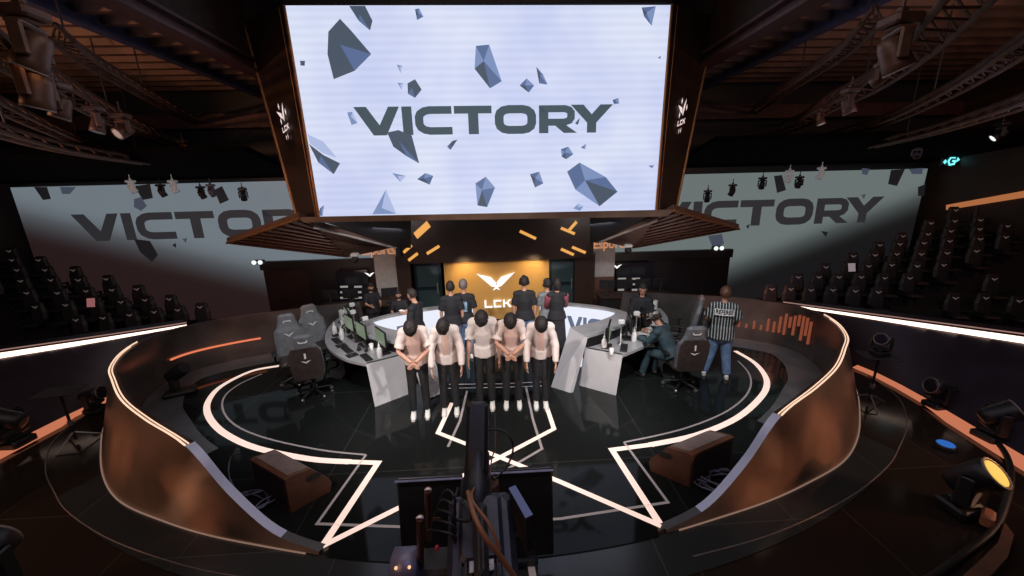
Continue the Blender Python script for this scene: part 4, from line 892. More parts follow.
def person(name, loc, rotz, label, pose, look, scale=1.0, vox=.014):
    P = pose; lean = R(P.get('lean', 0)); sit = P.get('sit', False)
    P0 = V3((0, P.get('shift', 0), P.get('hip', .52 if sit else .94)))
    u = V3((0, math.sin(lean), math.cos(lean))); X = V3((1, 0, 0)); fwd = V3((0, math.cos(lean), -math.sin(lean)))
    waist, chest, shl, neck = P0+u*.16, P0+u*.34, P0+u*.47, P0+u*.54
    hp = lean+R(P.get('head', 0)); hy = R(P.get('turn', 0))
    up = V3((0, math.sin(hp), math.cos(hp))); hf = V3((0, math.cos(hp), -math.sin(hp)))
    HR = Matrix.Rotation(hy, 3, up); hx = HR @ X; hf = HR @ hf; HF = frame(hx, hf, up)
    hc = neck+up*.19
    H = lambda x, y, z: hc+HF @ V3((x, y, z))
    sh = {s: shl+X*(s*.165) for s in (-1, 1)}
    hips = {s: P0+V3((s*.09, 0, -.03)) for s in (-1, 1)}
    kn, an = {}, {}
    for s in (-1, 1):
        k_, a_ = P.get('legs', {}).get(s, ((s*.105, P0.y*.5+.02, .50), (s*.12, 0, .09))) if not sit else P.get('legs', {}).get(s, ((s*.13, .42, .50), (s*.13, .40, .09)))
        kn[s], an[s] = V3(k_), V3(a_)
    el, wr = {}, {}
    for s in (-1, 1):
        e_, w_ = P['arms'][s]; el[s] = sh[s]+V3((e_[0]*s, e_[1], e_[2])); wr[s] = el[s]+V3((w_[0]*s, w_[1], w_[2]))
    mb = MB()
    mb.tube([P0-u*.08, P0, waist, chest, shl, neck+u*.01], [(.13, .10), (.155, .11), (.135, .095), (.16, .11), (.135, .085), (.062, .06)], 16, xaxis=X, round_caps=True)
    mb.tube([neck-u*.04, neck+up*.05, hc-up*.02], [.058, .052, .05], 12, round_caps=True)
    mb.ell(hc+up*.02, (.077, .096, .105), HF); mb.ell(H(0, .022, -.055), (.058, .066, .062), HF)
    mb.ell(H(0, .1, -.012), (.014, .02, .028), HF, 8, 6)
    for s in (-1, 1): mb.ell(H(s*.078, -.005, -.01), (.014, .022, .033), HF, 8, 6)
    for s in (-1, 1):
        mb.tube([sh[s]-X*(s*.03), sh[s]+(el[s]-sh[s])*.35, el[s], el[s]+(wr[s]-el[s])*.35, wr[s]], [.062, .05, .039, .038, .027], 12, round_caps=True)
        mb.tube([hips[s]+V3((0, 0, .03)), hips[s]+(kn[s]-hips[s])*.3, kn[s], kn[s]+(an[s]-kn[s])*.3, an[s]], [.092, .082, .055, .054, .036], 12, round_caps=True)
        mb.tube([an[s]+V3((0, -.03, -.04)), an[s]+V3((0, .05, -.05)), an[s]+V3((0, .14, -.06))], [.035, .038, .022], 8, round_caps=True)
    me = remesh(mb, vox, name)
    # hands join the same mesh
    hb = MB()
    for s in (-1, 1):
        dd = (wr[s]-el[s]).normalized(); nn = P.get('palm', {}).get(s, V3((-s, 0, 0)))
        hand(hb, wr[s], dd*1+V3(P.get('hdir', {}).get(s, (0, 0, 0))), V3(nn), s)
    bm = bmesh.new(); bm.from_mesh(me); hm = hb.mesh('h'); bm.from_mesh(hm); bm.to_mesh(me); bm.free(); bpy.data.meshes.remove(hm)
    me.materials.append(K['skin']); body = bpy.data.objects.new(name, me); C.objects.link(body)
    body.location = loc; body.rotation_euler = (0, 0, rotz); body.scale = (scale*P.get('slim', 1), scale, scale)
    tag(body, label, 'person', P.get('group'))
    # face
    for s in (-1, 1): m_ = MB(); m_.ell(H(s*.03, .086, .012), (.012, .008, .007), HF, 8, 6); m_.build('eye', 'eye', body, world=False)
    m_ = MB(); m_.ell(H(0, .088, -.062), (.022, .008, .006), HF, 8, 6); m_.build('mouth', 'lip', body, world=False)
    if look.get('mask'):
        m_ = MB(); m_.ell(H(0, .035, -.055), (.068, .074, .055), HF, 12, 8); m_.build('face_mask', 'mask', body, world=False)
    # hair
    hb = MB(); n, m = 22, 14; style = look.get('style', 'short'); rows_ = []
    low = -.55 if style == 'short' else -1.35
    for i in range(m+1):
        a = PI/2-(PI/2-low*1.0)*i/m if style == 'short' else PI/2-(PI/2+.9)*i/m
        rr_ = []
        for k in range(n):
            b = 2*PI*k/n; x, y, z = math.cos(a)*math.cos(b), math.cos(a)*math.sin(b), math.sin(a)
            th = look.get('vol', 1.2)+random.uniform(-.05, .08)
            if style == 'long' and z < 0: x *= 1.05; z *= 1.5
            p = V3((x*.079*th*(1.12 if 'slim' in P else 1), y*.099*th-.004, z*.107*th+.024))
            if y > .25 and p.z < .062: p = V3((x*.066, y*.084-.004, max(p.z, .0)+.01))     # tucked in behind the face
            rr_.append(hc+HF @ p)
        rows_.append(rr_)
    hb.loft(rows_, True, True); ho = hb.build('hair', look.get('hair', 'hair'), body, world=False)
    # top
    top = look['top']; tb_ = MB(); f = look.get('fit', .018)
    hem = look.get('hem', .05)
    tb_.tube([P0-u*hem, P0+u*.02, waist, chest, shl, neck-u*.015], [(.16+f, .115+f), (.16+f, .115+f), (.145+f, .105+f), (.165+f, .112+f), (.14+f, .088+f), (.062+f, .06+f)], 16, xaxis=X)
    tb_.tube([sh[-1]+u*.005, shl+u*.02, sh[1]+u*.005], [.07+f*.6, .085+f*.4, .07+f*.6], 12, round_caps=True)
    tb_.tube([P0-u*(hem+.03), P0+u*.1], [(.218+f, .155+f), (.168+f, .122+f)], 16, xaxis=X)
    ls = look.get('sleeve', 'short')
    for s in (-1, 1):
        if ls == 'short': e = sh[s]+(el[s]-sh[s])*.82; tb_.tube([sh[s]-X*(s*.04), sh[s]+(el[s]-sh[s])*.4, e], [.068+f*.6, .064+f, .062+f], 12)
        else: tb_.tube([sh[s]-X*(s*.04), sh[s]+(el[s]-sh[s])*.4, el[s], el[s]+(wr[s]-el[s])*.45, wr[s]-(wr[s]-el[s])*.06], [.068+f*.6, .058+f, .05+f, .045+f, .036+f], 12, round_caps=False)
    tm = remesh(tb_, .015, 'shirt', 2); to_ = obj(look.get('top_name', 'shirt'), tm, top, body)
    if look.get('open_front'):
        fb = MB(); cols = []
        for xx in (-.062, -.03, 0, .03, .062):
            cols.append([q_+fwd*(ry*math.sqrt(1-(xx/rx)**2)+.004)+X*(xx*wf) for q_, rx, ry, wf in ((P0-u*(hem+.02), .165+f, .122+f, 1.15), (P0+u*.05, .16+f, .115+f, 1.1), (waist, .15+f, .110+f, 1.0), (chest, .165+f, .112+f, .95), (shl-u*.02, .14+f, .094+f, .8), (neck-u*.02, .075+f, .068+f, .55))])
        for c0, c1 in zip(cols[:-1], cols[1:]): fb.strip2(c0, c1)
        fb.sm = [True]*len(fb.sm); fb.build('tee', look['open_front'], body, world=False)
    # trousers
    bt = MB(); g = look.get('loose', .016)
    bt.tube([P0-u*.13, P0-u*.06, P0+u*.05], [(.10+g, .085+g), (.15+g, .105+g), (.15+g, .105+g)], 16, xaxis=X, round_caps=True)
    for s in (-1, 1):
        bt.tube([hips[s]+V3((0, 0, .03)), hips[s]+(kn[s]-hips[s])*.3, kn[s], kn[s]+(an[s]-kn[s])*.5, an[s]+V3((0, 0, .0))], [.092+g, .084+g, .06+g, .054+g, .048+g], 12)
    if look.get('skirt'): bt.tube([P0+u*.05, P0-u*.1, V3((0, 0, .45)), V3((0, 0, .16))], [(.17, .13), (.19, .15), (.22, .18), (.24, .2)], 16, xaxis=X)
    obj(look.get('bottom_name', 'trousers'), remesh(bt, .015, 'trousers', 2), look['bottom'], body)
    for s in (-1, 1):
        sb = MB(); a = an[s]; z0 = a.z-.09
        sb.loft([[a+V3((w*x, y, zz-a.z+z0)) for x, zz in ((-1, .0), (-1, .03), (-.7, h), (.7, h), (1, .03), (1, .0))] for y, w, h in ((-.075, .025, .06), (-.06, .038, .09), (.0, .042, .10), (.08, .048, .075), (.15, .045, .055), (.19, .025, .035))], True, True)
        obj('shoe', sb.mesh('shoe'), look.get('shoe', 'white_shoe'), body)
    return body, dict(H=H, HF=HF, hc=hc, chest=chest, shl=shl, u=u, fwd=fwd, sh=sh, P0=P0, wr=wr)
clasp = {s: ((.085, .07, -.25), (-.215, .19, -.10)) for s in (-1, 1)}
sides = {s: ((.085, .05, -.27), (.0, .06, -.25)) for s in (-1, 1)}
downb = {s: ((.075, -.03, -.28), (.02, .06, -.25)) for s in (-1, 1)}
palmf = {s: (0, -1, .3) for s in (-1, 1)}
def feet(w): return {s: ((s*w*.9, .0, .50), (s*w, 0, .09)) for s in (-1, 1)}
bowers = [((421, 414), 8, dict(lean=15, head=44, shift=-.06, arms=clasp, palm=palmf, legs=feet(.12)), dict(top='jersey', bottom='trousers', vol=1.26), 1.0, 'bowing player in white and salmon short sleeved jersey, hands clasped, leftmost of the five'),
 ((451, 411), 4, dict(lean=15, head=44, shift=-.06, arms=sides, legs=feet(.11)), dict(top='jacket', bottom='trousers', sleeve='long', open_front='pink_tee', top_name='jacket', vol=1.26), .99, 'bowing player in open white jacket over pink tee, second from the left'),
 ((486.5, 405), 0, dict(lean=14, head=46, shift=-.05, arms=downb, legs=feet(.11)), dict(top='beige_jersey', bottom='trousers', vol=1.26), 1.03, 'tallest bowing player in the middle, cream jersey, arms behind the sides'),
 ((513, 404), -3, dict(lean=16, head=44, shift=-.06, arms=clasp, palm=palmf, legs=feet(.12)), dict(top='jersey', bottom='trousers', vol=1.26), 1.0, 'bowing player with hands clasped between the tallest player and the one with parted hair'),
 ((541, 404.5), -5, dict(lean=18, head=44, shift=-.06, arms=sides, legs=feet(.09)), dict(top='jacket', bottom='trousers', sleeve='long', open_front='pink_tee', top_name='jacket', vol=1.28), .98, 'bowing player with parted hair and open white jacket, rightmost of the five')]
for px, r_, pose, look, sc_, lb in bowers:
    pose['group'] = 'bowing players in white'; pose['slim'] = .86; sc_ *= 1.11; pose['lean'] += 7; pose['head'] += 4
    b_, d_ = person('person', at(*px), PI+R(r_), lb, pose, look, sc_, .012)
    if 'parted' in lb and 'rightmost' in lb:
        m_ = MB(); m_.tube([d_['H'](0, .02-.13*t, .145-.05*t*t) for t in (0, .25, .5, .75)], .006, 5); m_.build('hair_parting', 'skin', b_, world=False)
    if 'tallest' in lb or 'clasped' in lb: pass
std = {s: ((.06, -.01, -.28), (.0, .06, -.25)) for s in (-1, 1)}
tee = dict(top='tee', bottom='jeans_dark', shoe='white_shoe')
def headset_on(b_, d_):
    m_ = MB(); m_.tube([d_['H'](.094*math.cos(a), -.01, .02+.125*math.sin(a)) for a in [i*PI/10 for i in range(11)]], .012, 7); h_ = m_.build('headset', 'black', b_, world=False)
    for s in (-1, 1): m2 = MB(); m2.ell(d_['H'](s*.095, -.005, -.005), (.022, .038, .042), d_['HF'], 10, 7); m2.build('ear_cup', 'black', h_, world=False)
def floor_of(x, y, z): p = at(x, y, z); return V3((p.x, p.y, 0))
b_, d_ = person('person', floor_of(450, 284, 1.75), R(3), 'staff member in plain black tee seen from behind, left of the one with grey hair', dict(arms=std), dict(tee))
b_, d_ = person('person', floor_of(463, 282, 1.75), R(-8), 'grey haired staff member in black tee with pale blue print on the back', dict(arms=std), dict(tee, hair='hair_grey', bottom='jeans'))
m_ = MB(); m_.prism([(-.09, -.136, 1.12), (.09, -.136, 1.12), (.09, -.142, 1.34), (-.09, -.142, 1.34)], (0, .012, 0)); K['print'] = mat('blue_print', (.22, .36, .48), .7, noise=.6, nscale=9); m_.build('back_print', 'print', b_, world=False)
tray = {-1: ((.06, .02, -.27), (.02, .08, -.25)), 1: ((.05, .10, -.24), (-.02, .24, .02))}
b_, d_ = person('person', floor_of(414, 291, 1.72), R(70), 'staff member in black shirt seen side on, looking down at a lit phone', dict(arms=tray, head=18), dict(tee, bottom='trousers'), .98)
ph = b_.location+(rz(R(70)) @ V3((d_['wr'][1].x, d_['wr'][1].y+.11, d_['wr'][1].z+.05)))*.98
m_ = MB(); m_.rbox(ph, (.08, .15, .012), .004, rz(R(70))); K['phone'] = mat('phone', (.5, .45, .45), .3, 0, (1, .8, .75), .8); simple('phone', m_, 'phone', ph, 'small glowing phone held by the staff member seen side on', 'phone')
b_, d_ = person('person', floor_of(524, 279, 1.78), R(-2), 'staff member in black tee and cap with headset seen from behind, right of the emblem', dict(arms=std), dict(tee, bottom='jeans'), 1.02); headset_on(b_, d_)
b_, d_ = person('person', floor_of(557, 279, 1.74), R(6), 'person in long black dress with pinkish red sleeves seen from behind beside the letters', dict(arms={s: ((.05, .08, -.26), (-.02, .2, .05)) for s in (-1, 1)}), dict(top='tee', bottom='tee', skirt=1, sleeve='long', style='long', bottom_name='skirt', shoe='black'), .97)
K['rose'] = mat('rose_sleeve', (.38, .09, .12), .8)
for ch in list(children(b_)):
    pass
for s in (-1, 1):
    m_ = MB(); a = d_['sh'][s]; w = d_['wr'][s]; e = a+V3((.05*s, .08, -.26)); m_.tube([a+V3((s*.02, 0, 0)), e, w], [.088, .075, .06], 10); m_.build('sleeve', 'rose', b_, world=False)
b_, d_ = person('person', floor_of(547, 283, 1.62), R(20), 'dark haired person in grey top half hidden behind the one in the long dress', dict(arms={s: ((.09, .03, -.26), (0, .1, -.22)) for s in (-1, 1)}), dict(top='chair_grey', bottom='trousers', style='short', shoe='black'), .95)
headset_on(b_, d_)
type_ = {s: ((.05, .10, -.23), (-.06, .22, -.02)) for s in (-1, 1)}
b_, d_ = person('person', floor_of(398, 291, 1.42)+V3((0, 0, 0)), R(190), 'staff member in black with dark face mask working behind the ring table', dict(arms=type_, head=10), dict(top='tee', bottom='trousers', mask=1, shoe='black'), .80)
b_, d_ = person('person', floor_of(370, 284, 1.45), R(215), 'staff member in black standing half hidden by the left grey pillar', dict(arms=type_, head=12), dict(top='tee', bottom='trousers', mask=1, shoe='black'), .82)
b_, d_ = person('person', floor_of(643, 285, 1.66), R(160), 'staff member in black jacket and headset standing behind the right desk', dict(arms={s: ((.05, .06, -.25), (-.1, .2, .0)) for s in (-1, 1)}, head=8), dict(top='tee', bottom='trousers', sleeve='long', shoe='black', mask=0), .94); headset_on(b_, d_)
# seated player
cp = at(672, 384.5); fa = .62
b_, d_ = person('person', (cp.x-.02, cp.y+.06, 0), fa, 'seated player in dark teal jacket and grey cap leaning over the right desk', dict(sit=True, lean=30, head=6, hip=.60, arms={s: ((.04, .14, -.22), (-.02, .24, .03)) for s in (-1, 1)}, legs={-1: ((-.13, .40, .54), (-.15, .50, .09)), 1: ((.13, .42, .54), (.14, .42, .09))}), dict(top='teal', bottom='teal', sleeve='long', shoe='black', loose=.02, hem=.02), 1.0)
m_ = MB(); m_.ell(d_['hc']+d_['HF'] @ V3((0, -.005, .055)), (.094, .115, .09), d_['HF'], 16, 9); cap = m_.build('cap', 'pillar', b_, world=False)
m_ = MB(); m_.ell(d_['hc']+d_['HF'] @ V3((0, .13, .045)), (.07, .07, .012), d_['HF'], 14, 6); m_.build('cap_peak', 'pillar', cap, world=False); headset_on(b_, d_)
# referee
b_, d_ = person('person', at(716, 376), R(-26), 'referee in black and white striped shirt and blue jeans walking away', dict(arms={s: ((.10, .02, -.25), (-.03, .16, -.12)) for s in (-1, 1)}, lean=2, legs={-1: ((-.13, .03, .50), (-.22, .0, .09)), 1: ((.12, .02, .50), (.17, -.02, .09))}), dict(top='stripes', bottom='jeans', hair='hair_brown', loose=.03, fit=.035, hem=.10), 1.0, .012)
ch = d_['chest']; m_ = MB()
sh_ = [(-.155, 1.345), (.155, 1.345), (.155, 1.425), (-.155, 1.425)]
yk = lambda x: -.172+1.3*x*x
m_.strip2([V3((x, yk(x)-.004, 1.30)) for x in [-.16+.02*i for i in range(17)]], [V3((x, yk(x)+.014, 1.42)) for x in [-.16+.02*i for i in range(17)]])
pn = m_.build('back_panel', 'white', b_, world=False)
vs, fs = text_mb('REFEREE', 1.0, .02); w = max(v.x for v in vs); k = .29/w
m_ = MB(); m_.add([V3((v.x*k-.145, yk(v.x*k-.145)-.006, 1.325+v.y*k*1.6)) for v in vs], fs); m_.build('lettering', 'black', pn, world=False)
#SECTION5
# ================================================================== MOVING HEAD LIGHTS
K['lamp_dark'] = mat('lamp_dark', (.10, .045, .028), .45, .2, noise=.3)
def make_moving_head(lens='lens', body='black', tilt=35, pan=0, hung=False):
    t = empty('moving_head_light', (0, 0, 0))
    mb = MB(); mb.rbox((0, 0, .07), (.36, .30, .12), .025); mb.rbox((0, 0, .15), (.2, .2, .05), .02); mb.build('base', body, t)
    P = rz(R(pan)); T = P @ Matrix.Rotation(R(tilt), 3, 'X')
    mb = MB(); mb.rbox(P @ V3((0, 0, .20)), (.42, .16, .07), .025, P)
    for s in (-1, 1): mb.rbox(P @ V3((s*.19, 0, .36)), (.05, .13, .34), .02, P)
    mb.build('yoke', body, t)
    hk = MB(); hk.tube([(0, 0, .02), (0, 0, -.28)], .02, 7); hk.rbox((0, 0, -.04), (.12, .08, .08), .02)
    if hung: hk.build('clamp', body, t)
    c = V3((0, 0, .44)); Hh = Matrix.Rotation(-PI/2, 3, 'X')   # head axis along +Y before tilt
    mb = MB(); mb.lathe([(.06, -.2), (.11, -.19), (.135, -.1), (.14, .0), (.15, .1), (.155, .19), (.14, .2)], c, 18, T @ Hh); hd = mb.build('head', body, t)
    mb = MB(); mb.lathe([(.125, .196), (.125, .206), (.11, .212)], c, 18, T @ Hh); mb.build('lens', lens, hd)
    mb = MB(); mb.tube([c+(T @ Hh) @ V3((.145*math.cos(2*PI*k/20), .145*math.sin(2*PI*k/20), .203)) for k in range(21)], .012, 6); mb.build('lens_ring', 'speaker_top', hd)
    return t
ML = [((961, 512), 1.05, 'lens_yellow', 48, 207, 'moving head light with yellow glowing lens on the floor at lower right'), ((990, 440), .95, 'lens', 35, 240, 'black moving head light behind the yellow lensed one, by the right barrier'),
      ((936, 408), .85, 'lens', 12, 80, 'black moving head light at the right trough, facing the far side'), ((16, 446), 1.05, 'lens', 20, 100, 'black moving head light at the left edge beside the orange trough'), ((-6, 606), 1.15, 'lens', 15, 10, 'partly cut off moving head light in the lower left corner'),
      ((97, 412), .78, 'lens', 10, -80, 'black moving head light at the left trough beside the ring wall')]
for px, s_, ln, ti, pa, lb in ML:
    o = make_moving_head(ln, 'black', ti, pa); o.location = at(*px, -.02); o.rotation_euler.z = 0; o.scale = (s_,)*3; tag(o, lb, 'light', 'moving head lights on the floor')
# tripod stands with flat plates
def make_plate_stand():
    t = empty('plate_stand', (0, 0, 0)); mb = MB(); mb.tube([(0, 0, .05), (0, 0, .86)], .018, 8); mb.build('pole', 'dark', t)
    mb = MB(); mb.rbox((0, 0, .88), (.52, .34, .025), .01); mb.build('plate', 'dark', t)
    mb = MB(); mb.lathe([(.03, .3), (.035, .34), (.03, .38)], n=10); mb.build('collar', 'metal', t)
    for k in range(3):
        a = k*2*PI/3+.4; mb = MB(); mb.tube([(0, 0, .18), (.32*math.cos(a), .32*math.sin(a), .012)], .012, 7); mb.build('leg', 'metal', t)
    return t
protos.clear()
put('plate_stand', at(77, 442, -.02), .2, 'thin tripod stand with a flat dark plate left of the ring wall', 'stand', 'tripod plate stands')
put('plate_stand', at(868, 404, -.02), -.3, 'thin tripod stand with a flat dark plate right of the ring wall', 'stand', 'tripod plate stands')
o = make_moving_head('lens', 'black', 20, 120); o.scale = (.62,)*3; p = at(868, 404, -.02); o.location = p+V3((0, 0, .895)); tag(o, 'small black light standing on the right tripod plate', 'light')

# black fixture lying on the band at the left
c = at(181, 394, 0); t = empty('folded_floor_light', c, 0, 'black folded floor light on the grey band inside the left ring wall', 'light')
mb = MB(); mb.rbox(c+V3((0, 0, .05)), (.5, .3, .09), .03, rz(.5)); mb.build('base', 'black', t)
mb = MB(); mb.rbox(c+V3((-.12, .05, .26)), (.12, .24, .42), .03, rz(.5)); mb.build('yoke', 'black', t)
mb = MB(); mb.lathe([(.06, -.2), (.12, -.15), (.13, .12), (.11, .2)], c+V3((-.02, .05, .42)), 14, Matrix.Rotation(1.0, 3, 'Y')); mb.build('head', 'black', t)

# wedge floor speakers
def wedge(bl, br_, back, h, lb, flip):
    A = at(*bl); Bq = at(*br_); D = at(*back); a = Bq-A; dl = D-A
    t = empty('wedge_speaker', (A+Bq)/2+dl/2, 0, lb, 'speaker', 'wedge floor speakers')
    prof = [(0, 0), (.02, h*.96), (.12, h), (.58, h*.94), (.95, h*.42), (1, h*.25), (.93, 0)]
    q = [A+a*u+V3((0, 0, v)) for u, v in prof]
    mb = MB(); mb.prism(q, dl); mb.build('cabinet', 'speaker', t)
    n = a.cross(dl).normalized(); n = n if n.z > 0 else -n
    f = -a.normalized(); mb = MB(); e = dl*.06
    mb.quad(A+e+f*.006+V3((0, 0, .05)), A+dl-e+f*.006+V3((0, 0, .05)), A+dl-e+f*.004+a*.02+V3((0, 0, h*.9)), A+e+f*.004+a*.02+V3((0, 0, h*.9))); mb.build('grille', 'grille', t)
    mb = MB(); up_ = V3((0, 0, .006)); mb.quad(A+a*.12+e+V3((0, 0, h))+up_, A+a*.58+e+V3((0, 0, h*.94))+up_, A+a*.58+dl-e+V3((0, 0, h*.94))+up_, A+a*.12+dl-e+V3((0, 0, h))+up_); mb.build('top_panel', 'speaker_top', t)
    mb = MB(); s_ = -dl.normalized()*.008; hc_ = A+a*.6+V3((0, 0, h*.7))+s_; ax = a.normalized()
    mb.loft([[hc_+o_+ax*(.085*x)+V3((0, 0, .03*y)) for x, y in ((-1, -.4), (-.7, -1), (.7, -1), (1, -.4), (1, .4), (.7, 1), (-.7, 1), (-1, .4))] for o_ in (V3((0, 0, 0)), s_)], True, False); mb.build('handle_slot', 'black', t)
wedge((291, 513), (333, 490), (256, 490), .47, 'brown wedge floor speaker with handle slot on the left of the stage front', 1)
wedge((689, 487), (648, 470), (731, 467), .47, 'brown wedge floor speaker on the right of the stage front', -1)
# cables beside the speakers
def cable_pile(px, name, lb, n, rad, m='cable'):
    c = at(*px); mb = MB()
    for k in range(n):
        P = []; a0 = random.uniform(0, 6.28)
        for i in range(9):
            a = a0+i*.85; r_ = rad*random.uniform(.45, 1.1); P.append(c+V3((r_*math.cos(a)*1.25, r_*math.sin(a)*.8, .015+.012*k+random.uniform(0, .05))))
        hose(mb, P, .009)
    o = mb.build(name, m, None, loc=c); tag(o, lb, 'cable', 'cable heaps by the speakers')
cable_pile((250, 506), 'cable_heap', 'tangled dark cable heap between left speaker and ring wall', 5, .26, 'lilac')
cable_pile((722, 485), 'cable_heap', 'tangled dark cable heap between right speaker and ring wall', 6, .28, 'lilac')
mb = MB(); hose(mb, [at(240, 500)+V3((0, 0, .02)), at(233, 492)+V3((0, 0, .25)), at(238, 484)+V3((0, 0, .42)), at(247, 482)+V3((0, 0, .45))], .008); o = mb.build('speaker_cable', 'lilac', None, loc=at(240, 500)); tag(o, 'thin looping cable rising behind the left wedge speaker', 'cable')

# confidence screens at the front edge, seen from behind
def tv(xl, xr, yl, yr, Y, lb, zl_):
    A, B = aty(xl, yl, Y), aty(xr, yr, Y); t = empty('confidence_screen', ((A.x+B.x)/2, Y, 0), 0, lb, 'screen', 'confidence screens on the stage front')
    top = (A.z+B.z)/2; w = B.x-A.x; rot = Matrix.Rotation(-.12, 3, 'X'); h = top-zl_
    mb = MB(); mb.rbox(((A.x+B.x)/2, Y, (top+zl_)/2), (w, .03, h), .012, rot); mb.build('housing', 'black', t)
    mb = MB(); mb.box(((A.x+B.x)/2, Y-.005, top-.002), (w, .03, .006), rot); mb.build('top_edge', 'lilac', t)
    mb = MB(); mb.rbox(((A.x+B.x)/2, Y+.1, .06), (w*.5, .4, .1), .02); mb.box(((A.x+B.x)/2, Y+.06, zl_*.5+.1), (.12, .06, zl_+.2)); mb.build('stand', 'black', t)
    mb = MB(); mb.ell(((A.x+B.x)/2+.05, Y-.035, (top+zl_)/2+.04), (.05, .008, .012)); mb.build('badge', 'bronze_dark', t)
tv(395, 462, 482, 477, 3.05, 'black confidence screen seen from behind, left of the broadcast camera', .12)
tv(486, 553, 474.5, 468.5, 3.05, 'black confidence screen seen from behind, right of the broadcast camera', .12)

# ================================================================== BROADCAST CAMERA (foreground)
cy = 1.55
def cp_(x, y, d=0.0): return aty(x, y, cy+d)
bc = empty('broadcast_camera', (cp_(478, 560).x, cy, 0), 0, 'large black broadcast camera with pan bars in the foreground, seen from behind', 'camera')
K['camshell'] = mat('camera_shell', (.030, .032, .05), .38, .2, noise=.35, nscale=14)
b0, b1 = cp_(484, 600, -.18), cp_(481, 500, .22); ax = (b1-b0).normalized(); xx = V3((1, 0, 0)); xx = (xx-ax*xx.dot(ax)).normalized(); zz = xx.cross(ax)
if zz.z < 0: zz = -zz
F = frame(xx, ax, zz); mid = (b0+b1)/2; Ln = (b1-b0).length
Q = lambda x, y, z: mid+F @ V3((x, y, z))
mb = MB(); mb.rbox(mid, (.34, Ln, .20), .03, F); mb.rbox(Q(0, .05, .11), (.22, Ln*.7, .05), .02, F); mb.build('body', 'camshell', bc)
mb = MB(); mb.rbox(Q(0, -.02, .16), (.07, Ln*.75, .05), .02, F); mb.build('carry_handle', 'dark', bc)
mb = MB()
for k in range(9): mb.box(Q(-.10+k*.025, -Ln*.36, .115), (.010, .12, .03), F)
mb.build('vent_ribs', 'dark', bc)
mb = MB(); mb.rbox(Q(0, -Ln*.28, .14), (.12, .05, .01), .004, F); mb.build('name_plate', 'metal', bc)
# tall front column: lens with matte box and viewfinder mount
l0, l1 = cp_(476, 505, .15), cp_(477, 452, .35); l2 = cp_(478, 402, .5)
ax2 = (l2-l0).normalized(); x2 = (V3((1, 0, 0))-ax2*ax2.x).normalized(); z2 = x2.cross(ax2); z2 = z2 if z2.z > 0 else -z2; F2 = frame(x2, ax2, z2)
mb = MB(); mb.lathe([(.07, -.1), (.085, 0), (.085, .12), (.07, .14), (.07, .26)], l0, 16, F2 @ Matrix.Rotation(-PI/2, 3, 'X')); mb.build('lens', 'black', bc)
mb = MB(); mb.rbox(l0+(l2-l0)*.62, (.125, (l2-l0).length*.75, .12), .02, F2); mb.build('matte_box', 'black', bc)
mb = MB(); mb.rbox(l0+(l2-l0)*.28, (.09, .12, .09), .02, F2); mb.build('focus_unit', 'lilac', bc)
p = cp_(484, 430, .45); mb = MB(); mb.rbox(p, (.06, .03, .03), .01); mb.build('connector', 'cable_tan', bc)
for k, (x, y, dx) in enumerate(((470, 442, 0), (471, 431, 0), (467, 446, .0))): mb = MB(); mb.ell(cp_(x, y, .42), (.012, .01, .01)); mb.build('indicator', 'cable_tan', bc)
# pan bars with pale end caps
for (x0, y0, x1, y1, d) in ((420, 518, 421, 574, -.08), (428, 490, 429, 540, .05)):
    a, b = cp_(x0, y0, d-.06), cp_(x1, y1, d+.12); mb = MB(); mb.tube([a, b], .017, 10); pb = mb.build('pan_bar', 'bronze_dark', bc)
    mb = MB(); mb.lathe([(.016, -.004), (.019, 0), (.012, .008)], a, 12, frame(V3((1, 0, 0)), V3((0, .6, -.8)), V3((0, .8, .6)))); mb.build('end_cap', 'grey_panel', pb)
# drum of the fluid head
c = cp_(406, 566, 0); mb = MB(); mb.lathe([(.06, -.07), (.085, -.06), (.085, .06), (.06, .07)], c, 18, Matrix.Rotation(PI/2, 3, 'Y')); mb.build('head_drum', 'lilac', bc)
mb = MB(); mb.rbox(c+V3((.2, .05, -.06)), (.34, .16, .08), .02); mb.build('head_arm', 'dark', bc)
for dx in (-.03, .035): mb = MB(); mb.ell(c+V3((dx, -.06, .062)), (.008, .008, .008)); mb.build('indicator', 'lamp_warm', bc)
# side viewfinder monitor
V = [cp_(507, 487, -.12), cp_(512, 486.5, -.12), cp_(530, 517, .02), cp_(525, 518.5, .02)]
v0, v1 = cp_(509, 488, .12), cp_(526, 518, -.10)
mb = MB(); lowz = V3((0, 0, -.20)); mb.prism([v0, v1, v1+lowz, v0+lowz], (.028, .014, 0)); vf = mb.build('viewfinder_screen', 'dark', bc)
mb = MB(); K['cool_edge'] = mat('cool_edge', (.12, .15, .30), .4, .3); mb.prism([v0+V3((-.002, -.002, .002)), v1+V3((-.002, -.002, .002)), v1+V3((-.002, -.002, -.006)), v0+V3((-.002, -.002, -.006))], (.036, .018, 0)); mb.build('edge', 'cool_edge', vf)
mb = MB(); mb.tube([v0*.5+v1*.5+lowz, Q(.15, 0, .0)], .016, 8); mb.build('bracket', 'dark', bc)
